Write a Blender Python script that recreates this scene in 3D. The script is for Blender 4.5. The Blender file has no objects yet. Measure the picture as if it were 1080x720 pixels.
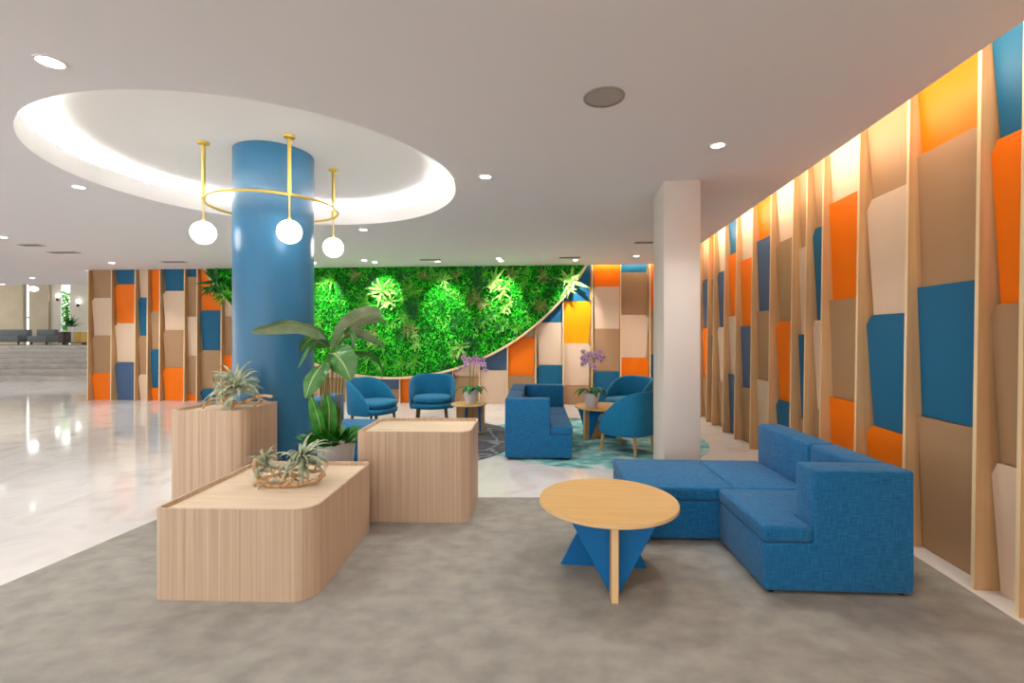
import bpy, bmesh, math, random
from mathutils import Vector, Matrix
random.seed(7)
SC = bpy.context.scene
COL = SC.collection
PI = math.pi

# ------------------------------------------------------------------ camera, world, exposure
EYE = 1.5
F = 500.0            # focal length in pixels of a 1080 px wide frame
cam_d = bpy.data.cameras.new('camera')
cam = bpy.data.objects.new('camera', cam_d)
COL.objects.link(cam)
cam.location = (0, 0, EYE)
cam.rotation_euler = (PI / 2, 0, 0)
cam_d.sensor_width = 36
cam_d.lens = F / 1080 * 36
cam_d.shift_y = -6.5 / 1080
cam_d.clip_end = 200
SC.camera = cam
SC.view_settings.view_transform = 'Standard'
SC.view_settings.look = 'None'
SC.view_settings.gamma = 1
SC.view_settings.use_curve_mapping = False
SC.view_settings.exposure = 1.38
W = bpy.data.worlds.new('world')
SC.world = W
W.use_nodes = True
bg = W.node_tree.nodes['Background']
bg.inputs[0].default_value = (1.0, 0.985, 0.97, 1)
bg.inputs[1].default_value = 1.05
SPOT_W = 44.0        # watts of one ceiling downlight
CLEAN_LED = (1.0, 0.965, 0.935)
WARM_LED = (1.0, 0.83, 0.62)


def at(px, py, Y):
    return Vector(((px - 540) / F * Y, Y, EYE - (py - 353.5) / F * Y))


def at_z(px, py, Z):
    Y = (EYE - Z) * F / (py - 353.5)
    return Vector(((px - 540) / F * Y, Y, Z))


# ------------------------------------------------------------------ materials
def lin(c):
    c = c / 255.0
    return c / 12.92 if c <= 0.04045 else ((c + 0.055) / 1.055) ** 2.4


def rgb(r, g, b):
    return (lin(r), lin(g), lin(b), 1)


def new_mat(name):
    m = bpy.data.materials.new(name)
    m.use_nodes = True
    return m, m.node_tree, m.node_tree.nodes['Principled BSDF']


def mat(name, col, rough=0.5, metal=0.0, spec=0.5):
    m, t, p = new_mat(name)
    p.inputs['Base Color'].default_value = col
    p.inputs['Roughness'].default_value = rough
    p.inputs['Metallic'].default_value = metal
    p.inputs['Specular IOR Level'].default_value = spec
    return m


def noise_mat(name, cols, scale=(1, 1, 1), nscale=5.0, detail=4.0, rough=0.5, bump=0.0, pos=None,
              spec=0.5, distortion=0.0, metal=0.0, coords='Object', bscale=None):
    m, t, p = new_mat(name)
    N, L = t.nodes, t.links
    tc = N.new('ShaderNodeTexCoord')
    mp = N.new('ShaderNodeMapping')
    mp.inputs['Scale'].default_value = scale
    nz = N.new('ShaderNodeTexNoise')
    nz.inputs['Scale'].default_value = nscale
    nz.inputs['Detail'].default_value = detail
    nz.inputs['Distortion'].default_value = distortion
    cr = N.new('ShaderNodeValToRGB')
    L.new(tc.outputs[coords], mp.inputs[0])
    L.new(mp.outputs[0], nz.inputs['Vector'])
    L.new(nz.outputs['Fac'], cr.inputs[0])
    els = cr.color_ramp.elements
    pos = pos or [0.3 + 0.4 * i / (len(cols) - 1) for i in range(len(cols))]
    els[0].position, els[0].color = pos[0], cols[0]
    els[1].position, els[1].color = pos[-1], cols[-1]
    for q, c in zip(pos[1:-1], cols[1:-1]):
        e = els.new(q)
        e.color = c
    L.new(cr.outputs[0], p.inputs['Base Color'])
    p.inputs['Roughness'].default_value = rough
    p.inputs['Specular IOR Level'].default_value = spec
    p.inputs['Metallic'].default_value = metal
    if bump:
        b = N.new('ShaderNodeBump')
        b.inputs['Strength'].default_value = bump
        b.inputs['Distance'].default_value = 0.01
        src = nz
        if bscale:
            src = N.new('ShaderNodeTexNoise')
            src.inputs['Scale'].default_value = bscale
            src.inputs['Detail'].default_value = 3
            L.new(tc.outputs[coords], src.inputs['Vector'])
        L.new(src.outputs['Fac'], b.inputs['Height'])
        L.new(b.outputs[0], p.inputs['Normal'])
    return m


def emit(name, col, strength):
    m, t, p = new_mat(name)
    p.inputs['Base Color'].default_value = col
    p.inputs['Emission Color'].default_value = col
    p.inputs['Emission Strength'].default_value = strength
    return m


def fabric_mat(name, c1, c2, rough=0.85):
    m, t, p = new_mat(name)
    N, L = t.nodes, t.links
    tc = N.new('ShaderNodeTexCoord')
    outs = []
    for sc in ((120, 120, 8), (8, 120, 120), (120, 8, 120)):
        mp = N.new('ShaderNodeMapping')
        mp.inputs['Scale'].default_value = sc
        nz = N.new('ShaderNodeTexNoise')
        nz.inputs['Scale'].default_value = 1.6
        nz.inputs['Detail'].default_value = 2
        L.new(tc.outputs['Object'], mp.inputs[0])
        L.new(mp.outputs[0], nz.inputs['Vector'])
        outs.append(nz.outputs['Fac'])
    mx = N.new('ShaderNodeMath')
    mx.operation = 'ADD'
    L.new(outs[0], mx.inputs[0])
    L.new(outs[1], mx.inputs[1])
    ad = N.new('ShaderNodeMath')
    ad.operation = 'ADD'
    L.new(mx.outputs[0], ad.inputs[0])
    L.new(outs[2], ad.inputs[1])
    hf = N.new('ShaderNodeMath')
    hf.operation = 'MULTIPLY'
    hf.inputs[1].default_value = 0.3333
    L.new(ad.outputs[0], hf.inputs[0])
    cr = N.new('ShaderNodeValToRGB')
    cr.color_ramp.elements[0].position, cr.color_ramp.elements[0].color = 0.40, c1
    cr.color_ramp.elements[1].position, cr.color_ramp.elements[1].color = 0.62, c2
    L.new(hf.outputs[0], cr.inputs[0])
    L.new(cr.outputs[0], p.inputs['Base Color'])
    p.inputs['Roughness'].default_value = rough
    p.inputs['Specular IOR Level'].default_value = 0.25
    p.inputs['Sheen Weight'].default_value = 0.15
    p.inputs['Sheen Roughness'].default_value = 0.5
    b = N.new('ShaderNodeBump')
    b.inputs['Strength'].default_value = 0.15
    b.inputs['Distance'].default_value = 0.004
    L.new(hf.outputs[0], b.inputs['Height'])
    L.new(b.outputs[0], p.inputs['Normal'])
    return m


M = {}
M['ceiling'] = mat('ceiling_paint', rgb(238, 235, 238), 0.9, spec=0.2)
M['dome'] = mat('dome_paint', rgb(248, 246, 244), 0.9, spec=0.2)
M['pillar'] = mat('pillar_paint', rgb(222, 212, 202), 0.7, spec=0.3)
M['marble'] = noise_mat('polished_marble', [rgb(228, 224, 220), rgb(238, 235, 231), rgb(214, 208, 202)], nscale=1.6,
                        detail=8, rough=0.07, distortion=1.2, pos=[0.3, 0.5, 0.72], coords='Object')
M['carpet'] = noise_mat('grey_carpet', [rgb(144, 142, 135), rgb(155, 152, 144), rgb(166, 163, 154)], scale=(1, 1.3, 1), nscale=6.5,
                        detail=14, rough=0.95, bump=0.35, bscale=260, spec=0.1, distortion=0.0, pos=[0.3, 0.47, 0.68])
M['teal_rug'] = noise_mat('teal_rug_pile', [rgb(120, 116, 108), rgb(104, 176, 178), rgb(140, 204, 202), rgb(214, 232, 226)], scale=(0.9, 1.2, 1),
                          nscale=3.0, detail=6, rough=0.95, spec=0.1, distortion=0.9, pos=[0.34, 0.42, 0.52, 0.66])


def vein_mat():
    m, t, p = new_mat('charcoal_rug_pile')
    N, L = t.nodes, t.links
    tc = N.new('ShaderNodeTexCoord')
    nz = N.new('ShaderNodeTexNoise')
    nz.inputs['Scale'].default_value = 2.0
    nz.inputs['Detail'].default_value = 5
    L.new(tc.outputs['Object'], nz.inputs['Vector'])
    mix = N.new('ShaderNodeMix')
    mix.data_type = 'RGBA'
    mix.inputs[0].default_value = 0.25
    L.new(tc.outputs['Object'], mix.inputs[6])
    L.new(nz.outputs['Color'], mix.inputs[7])
    v = N.new('ShaderNodeTexVoronoi')
    v.feature = 'DISTANCE_TO_EDGE'
    v.inputs['Scale'].default_value = 2.6
    L.new(mix.outputs[2], v.inputs['Vector'])
    cr = N.new('ShaderNodeValToRGB')
    cr.color_ramp.elements[0].position, cr.color_ramp.elements[0].color = 0.0, rgb(160, 160, 160)
    cr.color_ramp.elements[1].position, cr.color_ramp.elements[1].color = 0.05, rgb(84, 83, 86)
    e = cr.color_ramp.elements.new(0.4)
    e.color = rgb(118, 116, 116)
    L.new(v.outputs['Distance'], cr.inputs[0])
    L.new(cr.outputs[0], p.inputs['Base Color'])
    p.inputs['Roughness'].default_value = 0.95
    p.inputs['Specular IOR Level'].default_value = 0.1
    return m


M['grey_rug'] = vein_mat()
M['ash'] = noise_mat('ash_veneer', [rgb(190, 160, 132), rgb(206, 179, 152), rgb(217, 193, 168)], scale=(46, 46, 0.5), nscale=1.3, detail=5,
                     rough=0.5, spec=0.3, pos=[0.3, 0.5, 0.72])
M['ash_top'] = noise_mat('ash_veneer_top', [rgb(218, 194, 164), rgb(230, 210, 182)], scale=(2, 24, 2), nscale=1.3, detail=4, rough=0.5, spec=0.3)
M['fin'] = noise_mat('birch_fin', [rgb(196, 152, 104), rgb(214, 174, 128)], scale=(20, 20, 0.7), nscale=1.2, detail=4, rough=0.55, spec=0.3)
M['fin_edge'] = mat('birch_fin_edge', rgb(240, 214, 168), 0.55, spec=0.3)
M['oak'] = noise_mat('oak_top', [rgb(214, 172, 108), rgb(224, 186, 124)], scale=(2, 26, 2), nscale=1.2, detail=4, rough=0.42, spec=0.4)
M['oak_leg'] = noise_mat('oak_leg', [rgb(198, 152, 98), rgb(214, 172, 120)], scale=(22, 22, 0.8), nscale=1.2, detail=4, rough=0.5, spec=0.3)
M['oak_edge'] = mat('oak_edge', rgb(232, 196, 146), 0.5, spec=0.3)
M['dark_leg'] = mat('walnut_leg', rgb(104, 66, 44), 0.5)
M['table_blue'] = mat('blue_lacquer', rgb(0, 106, 170), 0.45, spec=0.35)
M['sofa'] = fabric_mat('sofa_fabric', rgb(4, 78, 130), rgb(34, 124, 172))
M['chair'] = fabric_mat('armchair_fabric', rgb(0, 104, 148), rgb(20, 130, 170), 0.7)
M['foot'] = mat('black_foot', rgb(22, 22, 26), 0.5)
M['column'] = mat('column_blue', rgb(42, 104, 140), 0.32, spec=0.45)
M['brass'] = mat('brass', rgb(232, 202, 104), 0.3, 0.7)
M['globe'] = emit('globe_glow', (1, 0.95, 0.88, 1), 3.2)
M['lens'] = emit('lamp_lens', (1, 0.96, 0.9, 1), 9.0)
M['led'] = emit('led_strip', (1, 0.975, 0.95, 1), 170.0)
M['led_warm'] = emit('led_strip_warm', (*WARM_LED, 1), 12.0)
M['white'] = mat('white_trim', rgb(238, 236, 232), 0.5)
M['grey_trim'] = mat('grey_trim', rgb(160, 154, 148), 0.6)
M['speaker'] = noise_mat('speaker_grille', [rgb(168, 160, 154), rgb(184, 176, 170)], nscale=300, rough=0.7)
M['slot_dark'] = mat('slot_dark', rgb(128, 123, 118), 0.7)
TILE = {
    'orange': mat('orange_panel', rgb(254, 124, 0), 0.5, spec=0.25),
    'amber': mat('amber_panel', rgb(252, 168, 0), 0.5, spec=0.25),
    'blue': mat('blue_panel', rgb(28, 104, 142), 0.5, spec=0.25),
    'slate': mat('slate_panel', rgb(76, 102, 136), 0.5, spec=0.25),
    'tan': mat('tan_panel', rgb(180, 143, 106), 0.5, spec=0.25),
    'cream': mat('cream_panel', rgb(232, 204, 176), 0.5, spec=0.25),
}
M['moss'] = noise_mat('moss_leaf', [rgb(4, 112, 4), rgb(10, 184, 4), rgb(40, 222, 20), rgb(150, 246, 90)], nscale=4.5, detail=12, rough=0.5, spec=0.4,
                      pos=[0.32, 0.44, 0.56, 0.74])
M['moss_back'] = mat('moss_backing', rgb(4, 100, 4), 0.9)
M['fern_dark'] = noise_mat('fern_dark', [rgb(4, 84, 24), rgb(24, 134, 40)], nscale=9, rough=0.45)
M['fern_pale'] = noise_mat('fern_pale', [rgb(84, 176, 52), rgb(176, 222, 112)], nscale=9, rough=0.45)
M['fern_mid'] = noise_mat('fern_mid', [rgb(24, 146, 14), rgb(110, 206, 50)], nscale=9, rough=0.45)
M['fern_brown'] = noise_mat('fern_brown', [rgb(70, 110, 36), rgb(160, 176, 84)], nscale=9, rough=0.5)
M['leaf'] = noise_mat('broad_leaf', [rgb(34, 96, 32), rgb(84, 142, 66)], scale=(1, 1, 1), nscale=6, rough=0.32, spec=0.5)
M['leaf_grey'] = noise_mat('broad_leaf_grey', [rgb(106, 138, 92), rgb(166, 180, 146)], nscale=7, rough=0.38)
M['leaf_fresh'] = noise_mat('fresh_leaf', [rgb(22, 104, 20), rgb(70, 160, 50)], nscale=14, rough=0.4)
M['leaf_rib'] = mat('leaf_rib', rgb(168, 186, 118), 0.4)
M['stem'] = noise_mat('plant_stem', [rgb(84, 104, 40), rgb(168, 156, 88)], nscale=5, rough=0.5)
M['soil'] = noise_mat('soil', [rgb(36, 26, 20), rgb(70, 52, 38)], nscale=40, rough=0.95)
M['pot'] = mat('white_pot', rgb(226, 222, 224), 0.4)
M['drift'] = noise_mat('driftwood', [rgb(146, 100, 60), rgb(206, 164, 116), rgb(226, 190, 146)], nscale=18, rough=0.75, bump=0.4)
M['air'] = noise_mat('air_plant_leaf', [rgb(108, 126, 96), rgb(196, 202, 172)], nscale=22, rough=0.6)
M['orchid'] = mat('orchid_petal', rgb(232, 196, 228), 0.5)
M['orchid_eye'] = mat('orchid_eye', rgb(160, 52, 132), 0.5)
M['beige'] = noise_mat('beige_wall', [rgb(186, 174, 148), rgb(196, 184, 158)], nscale=2, rough=0.8)
M['pale_wall'] = mat('pale_wall', rgb(216, 212, 196), 0.8)
M['grey_sofa'] = fabric_mat('grey_fabric', rgb(98, 108, 108), rgb(124, 132, 132))
M['stone'] = noise_mat('stone_step', [rgb(172, 164, 154), rgb(196, 188, 178)], scale=(1, 5, 1), nscale=3, rough=0.2)
M['brown'] = mat('dark_brown', rgb(66, 48, 40), 0.6)
M['gold'] = mat('ochre_gold', rgb(190, 150, 40), 0.5)
gm, gt, gp = new_mat('clear_glass')
gp.inputs['Base Color'].default_value = (1, 1, 1, 1)
gp.inputs['Roughness'].default_value = 0.0
gp.inputs['Transmission Weight'].default_value = 1.0
gp.inputs['IOR'].default_value = 1.05
M['glass'] = gm


# ------------------------------------------------------------------ helpers
def finish(bm, sharp=35):
    bmesh.ops.recalc_face_normals(bm, faces=bm.faces)
    lim = math.radians(sharp)
    for f in bm.faces:
        f.smooth = True
    for e in bm.edges:
        if len(e.link_faces) == 2:
            e.smooth = e.calc_face_angle(0) < lim


def obj(name, bm, mats, parent=None, sharp=35, recalc=True):
    if recalc:
        finish(bm, sharp)
    me = bpy.data.meshes.new(name)
    bm.to_mesh(me)
    bm.free()
    for m in (mats if isinstance(mats, (list, tuple)) else [mats]):
        me.materials.append(m)
    o = bpy.data.objects.new(name, me)
    COL.objects.link(o)
    if parent:
        o.parent = parent
    return o


def tag(o, label, cat, group=None, kind=None):
    o['label'] = label
    o['category'] = cat
    if group:
        o['group'] = group
    if kind:
        o['kind'] = kind
    return o


def thing(name, label, cat, loc=(0, 0, 0), rotz=0.0, group=None):
    o = bpy.data.objects.new(name, None)
    COL.objects.link(o)
    o.location = loc
    o.rotation_euler = (0, 0, rotz)
    o.empty_display_size = 0.1
    return tag(o, label, cat, group)


def struct(o):
    o['kind'] = 'structure'
    return o


def dup(root, loc, rotz, label, group=None):
    def cp(o, par):
        c = o.copy()
        COL.objects.link(c)
        c.parent = par
        for ch in list(o.children):
            cp(ch, c)
        return c
    r = cp(root, None)
    r.location = loc
    r.rotation_euler = (0, 0, rotz)
    r['label'] = label
    if group:
        r['group'] = group
    return r


def box(bm, x0, x1, y0, y1, z0, z1, r=0.0, seg=3, mi=0):
    vs = [bm.verts.new(p) for p in ((x0, y0, z0), (x1, y0, z0), (x1, y1, z0), (x0, y1, z0),
                                    (x0, y0, z1), (x1, y0, z1), (x1, y1, z1), (x0, y1, z1))]
    fs = [bm.faces.new([vs[i] for i in q]) for q in ((3, 2, 1, 0), (4, 5, 6, 7), (0, 1, 5, 4), (1, 2, 6, 5), (2, 3, 7, 6), (3, 0, 4, 7))]
    for f in fs:
        f.material_index = mi
    if r:
        es = {e for f in fs for e in f.edges}
        bmesh.ops.bevel(bm, geom=list(es), offset=r, segments=seg, profile=0.5, affect='EDGES', clamp_overlap=True)
    return fs


def prism(bm, pts, z0, z1, r=0.0, seg=3, axis='Z', mi=0):
    """extrude a polygon; axis Z: pts are (x, y); axis Y: pts are (x, z) and z0, z1 run along y"""
    def P(p, h):
        return (p[0], p[1], h) if axis == 'Z' else (p[0], h, p[1])
    a = [bm.verts.new(P(p, z0)) for p in pts]
    b = [bm.verts.new(P(p, z1)) for p in pts]
    n = len(pts)
    fs = [bm.faces.new(a), bm.faces.new(b)]
    for i in range(n):
        fs.append(bm.faces.new((a[i], a[(i + 1) % n], b[(i + 1) % n], b[i])))
    for f in fs:
        f.material_index = mi
    if r:
        bmesh.ops.recalc_face_normals(bm, faces=fs)
        es = {e for f in fs for e in f.edges}
        bmesh.ops.bevel(bm, geom=list(es), offset=r, segments=seg, profile=0.5, affect='EDGES', clamp_overlap=True)
    return fs


def lathe(bm, prof, cx=0, cy=0, seg=32, mi=0, cap=True):
    rings = []
    for r, z in prof:
        if r < 1e-6:
            rings.append([bm.verts.new((cx, cy, z))])
        else:
            rings.append([bm.verts.new((cx + r * math.cos(2 * PI * i / seg), cy + r * math.sin(2 * PI * i / seg), z)) for i in range(seg)])
    for a, b in zip(rings, rings[1:]):
        for i in range(seg):
            j = (i + 1) % seg
            if len(a) == 1 and len(b) == 1:
                continue
            if len(a) == 1:
                f = bm.faces.new((a[0], b[i], b[j]))
            elif len(b) == 1:
                f = bm.faces.new((a[i], a[j], b[0]))
            else:
                f = bm.faces.new((a[i], a[j], b[j], b[i]))
            f.material_index = mi
    if cap:
        for ring in (rings[0], rings[-1]):
            if len(ring) > 2:
                f = bm.faces.new(ring)
                f.material_index = mi


def tube(bm, pts, rad, seg=8, closed=False, mi=0):
    pts = [Vector(p) for p in pts]
    n = len(pts)
    if not isinstance(rad, (list, tuple)):
        rad = [rad] * n
    rings = []
    up = None
    for i in range(n):
        if closed:
            d = pts[(i + 1) % n] - pts[i - 1]
        else:
            d = pts[min(i + 1, n - 1)] - pts[max(i - 1, 0)]
        d.normalize()
        if up is None:
            up = Vector((0, 0, 1)) if abs(d.z) < 0.9 else Vector((1, 0, 0))
        s = d.cross(up)
        s.normalize()
        up = s.cross(d)
        up.normalize()
        rings.append([bm.verts.new(pts[i] + (s * math.cos(2 * PI * k / seg) + up * math.sin(2 * PI * k / seg)) * rad[i]) for k in range(seg)])
    m = n if closed else n - 1
    for i in range(m):
        a, b = rings[i], rings[(i + 1) % n]
        for k in range(seg):
            f = bm.faces.new((a[k], a[(k + 1) % seg], b[(k + 1) % seg], b[k]))
            f.material_index = mi
    if not closed:
        bm.faces.new(rings[0]).material_index = mi
        bm.faces.new(rings[-1]).material_index = mi


def spline(ctrl, n):
    """Catmull-Rom through the control points"""
    c = [Vector(p) for p in ctrl]
    c = [c[0] * 2 - c[1]] + c + [c[-1] * 2 - c[-2]]
    out = []
    segs = len(c) - 3
    for i in range(n):
        t = i / (n - 1) * segs
        k = min(int(t), segs - 1)
        u = t - k
        p0, p1, p2, p3 = c[k:k + 4]
        out.append(0.5 * ((2 * p1) + (p2 - p0) * u + (2 * p0 - 5 * p1 + 4 * p2 - p3) * u * u + (3 * p1 - p0 - 3 * p2 + p3) * u ** 3))
    return out


def blade(bm, pts, width, side, fold=0.25, mi=0, rib=None, wave=0.0, shape=None, th=0.0):
    """a leaf: pts run along the midrib, width is the half width, side the sideways direction"""
    n = len(pts)
    shape = shape or (lambda t: math.sin(PI * min(1, t * 0.94 + 0.04)) ** 0.8)
    rows = []
    side = Vector(side)
    for i, p in enumerate(pts):
        d = (pts[min(i + 1, n - 1)] - pts[max(i - 1, 0)]).normalized()
        s = side - d * side.dot(d)
        s.normalize()
        nn = s.cross(d)
        t = i / (n - 1)
        w = max(width * shape(t), 0.0015)
        row = []
        for q in (-1, -0.55, -0.06, 0.06, 0.55, 1):
            wob = wave * math.sin(t * 17 + q * 2) * abs(q) * w
            row.append(bm.verts.new(p + s * (w * q) + nn * (fold * w * abs(q) ** 1.3 + wob)))
        rows.append(row)
    for a, b in zip(rows, rows[1:]):
        for k in range(5):
            f = bm.faces.new((a[k], a[k + 1], b[k + 1], b[k]))
            f.material_index = rib if (rib is not None and k == 2) else mi


def strap(bm, base, az, el, length, width, curl, n=8, mi=0, twist=0.0):
    """narrow tapering leaf that starts at elevation el and curls down by curl radians"""
    p = Vector(base)
    pts = []
    for i in range(n):
        pts.append(p.copy())
        t = i / (n - 1)
        e = el - curl * t * t
        d = Vector((math.cos(az + twist * t) * math.cos(e), math.sin(az + twist * t) * math.cos(e), math.sin(e)))
        p = p + d * (length / (n - 1))
    sd = Vector((-math.sin(az), math.cos(az), 0))
    rows = []
    for i, q in enumerate(pts):
        t = i / (n - 1)
        w = width * (0.6 + 0.6 * t if t < 0.35 else 0.81 * (1 - (t - 0.35) / 0.65) ** 0.8) + 0.0006
        d = (pts[min(i + 1, n - 1)] - pts[max(i - 1, 0)]).normalized()
        nn = sd.cross(d)
        rows.append([bm.verts.new(q - sd * w + nn * w * 0.4), bm.verts.new(q), bm.verts.new(q + sd * w + nn * w * 0.4)])
    for a, b in zip(rows, rows[1:]):
        for k in range(2):
            bm.faces.new((a[k], a[k + 1], b[k + 1], b[k])).material_index = mi


def flat_poly(bm, pts, z):
    return bm.faces.new([bm.verts.new((x, y, z)) for x, y in pts])


def circle_pts(cx, cy, r, n, a0=0.0):
    return [(cx + r * math.cos(a0 + 2 * PI * i / n), cy + r * math.sin(a0 + 2 * PI * i / n)) for i in range(n)]


# ------------------------------------------------------------------ wall frames
class WallFrame:
    def __init__(self, O, u, n):
        self.O = Vector((O[0], O[1], 0))
        self.u = Vector((u[0], u[1], 0)).normalized()
        self.n = Vector((n[0], n[1], 0)).normalized()

    def p(self, t, off, z):
        return self.O + self.u * t + self.n * off + Vector((0, 0, z))


RW = WallFrame((2.54, 0), (0.118, 1), (-1, 0.118))           # right wall, t runs away from the camera
BW = WallFrame((0, 10.40), (1, -0.069), (-0.069, -1))        # back wall, t runs to the right
CEIL = 3.0
HOLE = (-2.335, 4.66, 1.77)


def bw_t(px):
    k = (px - 540) / F
    X = k * 10.28 / (1 + 0.069 * k)
    return X * math.sqrt(1 + 0.069 ** 2)


# ------------------------------------------------------------------ the setting
bm = bmesh.new()
flat_poly(bm, [(-30, -5), (2.1, -5), (4.2, 10.6), (-9.7, 11.4), (-9.7, 26), (-30, 26)], 0.0)
struct(obj('floor', bm, M['marble']))

# ceiling with the round opening
bm = bmesh.new()
c0 = RW.p(-5, 0.36, 0)
c1 = RW.p(9.98, 0.36, 0)
c2 = BW.p(bw_t(91), 0.17, 0)
outer = [(c0.x, c0.y), (c1.x, BW.p(c1.x, 0.17, 0).y), (c2.x, c2.y), (c2.x, 14.0), (-30, 14.0), (-30, -5)]
hole = circle_pts(*HOLE, 96)
ed = []
for loop in (outer, hole):
    vs = [bm.verts.new((x, y, CEIL)) for x, y in loop]
    ed += [bm.edges.new((vs[i], vs[(i + 1) % len(vs)])) for i in range(len(vs))]
bmesh.ops.triangle_fill(bm, use_beauty=True, edges=ed)
struct(obj('ceiling', bm, M['ceiling'], recalc=False))
# ring lip of the opening, with its shadow line at the top
bm = bmesh.new()
hx, hy, hr = HOLE
lathe(bm, [(hr, CEIL), (hr, CEIL + 0.18), (hr + 0.03, CEIL + 0.18), (hr + 0.03, CEIL)], hx, hy, 96, cap=False)
struct(obj('trim_1', bm, M['dome']))
bm = bmesh.new()
lathe(bm, [(hr - 0.002, CEIL + 0.176), (hr - 0.002, CEIL + 0.186), (hr + 0.03, CEIL + 0.186)], hx, hy, 96, cap=False)
struct(obj('trim_2', bm, M['grey_trim']))
bm = bmesh.new()
lathe(bm, [(0, CEIL + 0.27), (hr + 0.3, CEIL + 0.27), (hr + 0.3, CEIL + 0.004), (hr + 0.031, CEIL + 0.004)], hx, hy, 96, cap=False)
struct(obj('ceiling_recess', bm, M['dome']))
bm = bmesh.new()
tube(bm, [(x, y, CEIL + 0.17) for x, y in circle_pts(hx, hy, hr + 0.06, 64)], 0.010, 6, closed=True)
tag(obj('cove_light', bm, M['led']), 'hidden ring of light glowing around the round ceiling recess', 'light')

# end fascia of the ceiling towards the stair hall, and the taller hall beyond
bm = bmesh.new()
box(bm, -30, c2.x, 14.0, 14.1, CEIL, 4.4)
struct(obj('trim_3', bm, M['ceiling']))
bm = bmesh.new()
box(bm, -30, -9.7, 14.1, 26, 4.4, 4.5)
struct(obj('ceiling_hall', bm, M['ceiling']))

# right wall and back wall carcasses
bm = bmesh.new()
for off0, off1 in ((-0.12, 0.0),):
    q = [RW.p(-5, off0, 0), RW.p(10.4, off0, 0), RW.p(10.4, off1, 0), RW.p(-5, off1, 0)]
    prism(bm, [(v.x, v.y) for v in q], 0, 3.34)
struct(obj('wall_right', bm, M['fin']))
bm = bmesh.new()
t0b, t1b = bw_t(93.5) - 0.02, bw_t(735)
q = [BW.p(t0b, -0.2, 0), BW.p(t1b, -0.2, 0), BW.p(t1b, 0, 0), BW.p(t0b, 0, 0)]
prism(bm, [(v.x, v.y) for v in q], 0, 3.34)
struct(obj('wall_back', bm, M['fin']))
# light slots above the two panelled walls
bm = bmesh.new()
q = [RW.p(-5, 0.0, 0), RW.p(10.2, 0.0, 0), RW.p(10.2, 0.5, 0), RW.p(-5, 0.5, 0)]
prism(bm, [(v.x, v.y) for v in q], 3.34, 3.38)
q = [RW.p(-5, 0.36, 0), RW.p(9.95, 0.36, 0), RW.p(9.95, 0.40, 0), RW.p(-5, 0.40, 0)]
prism(bm, [(v.x, v.y) for v in q], CEIL + 0.003, 3.34)
struct(obj('trim_4', bm, M['ceiling']))
bm = bmesh.new()
q = [BW.p(t0b, 0.0, 0), BW.p(t1b, 0.0, 0), BW.p(t1b, 0.4, 0), BW.p(t0b, 0.4, 0)]
prism(bm, [(v.x, v.y) for v in q], 3.34, 3.38)
q = [BW.p(t0b, 0.17, 0), BW.p(bw_t(720), 0.17, 0), BW.p(bw_t(720), 0.2, 0), BW.p(t0b, 0.2, 0)]
prism(bm, [(v.x, v.y) for v in q], CEIL + 0.003, 3.34)
struct(obj('trim_5', bm, M['ceiling']))
bm = bmesh.new()
q = [RW.p(0.6, 0.34, 0), RW.p(9.6, 0.34, 0), RW.p(9.6, 0.355, 0), RW.p(0.6, 0.355, 0)]
prism(bm, [(v.x, v.y) for v in q], 3.12, 3.15)
tag(obj('slot_light', bm, M['led_warm']), 'hidden strip light in the ceiling slot along the right panelled wall', 'light')
bm = bmesh.new()
q = [BW.p(bw_t(600), 0.152, 0), BW.p(bw_t(700), 0.152, 0), BW.p(bw_t(700), 0.165, 0), BW.p(bw_t(600), 0.165, 0)]
prism(bm, [(v.x, v.y) for v in q], 3.05, 3.07)
tag(obj('slot_light', bm, M['led_warm']), 'hidden strip light in the ceiling slot above the back panelled wall', 'light')

# white rectangular pillar
bm = bmesh.new()
ya, xa = 4.6, 1.472
q = [(xa, ya), (xa + 0.35, ya - 0.02), (xa + 0.35 + 0.066, ya + 0.54), (xa + 0.066, ya + 0.56)]
prism(bm, q, 0, CEIL, 0.008, 2)
struct(obj('pillar', bm, M['pillar']))

# blue round column through the ceiling opening
bm = bmesh.new()
lathe(bm, [(0.36, 0), (0.36, CEIL + 0.268)], hx, hy, 64)
struct(obj('column', bm, M['column']))

# fitted carpet
bm = bmesh.new()
r0, r1 = RW.p(-4, 0.19, 0), RW.p(4.38, 0.19, 0)
prism(bm, [(-4.15, -4), (r0.x, -4), (r1.x, 4.37), (-2.80, 4.37)], 0.0, 0.008)
tag(obj('carpet', bm, M['carpet']), 'large mottled grey-beige carpet under the wooden planters and coffee table', 'carpet')
for nm, cx, cy, r, mt, lb in (('round_rug', 1.12, 6.95, 1.64, 'teal_rug', 'round teal and white rug under the far sofa and wooden-legged armchairs'),
                              ('round_rug', -1.47, 6.85, 1.57, 'grey_rug', 'round charcoal rug with pale veins beside the far sofa')):
    bm = bmesh.new()
    prism(bm, circle_pts(0, 0, r, 72), 0 if mt == 'teal_rug' else 0.0062, 0.006 if mt == 'teal_rug' else 0.012)
    o = tag(obj(nm, bm, M[mt]), lb, 'rug')
    o.location = (cx, cy, 0.0)

# ------------------------------------------------------------------ panelled walls
CNAME = {'orange': 'orange', 'amber': 'amber', 'blue': 'blue', 'slate': 'slate blue', 'tan': 'tan', 'cream': 'cream'}


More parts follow.
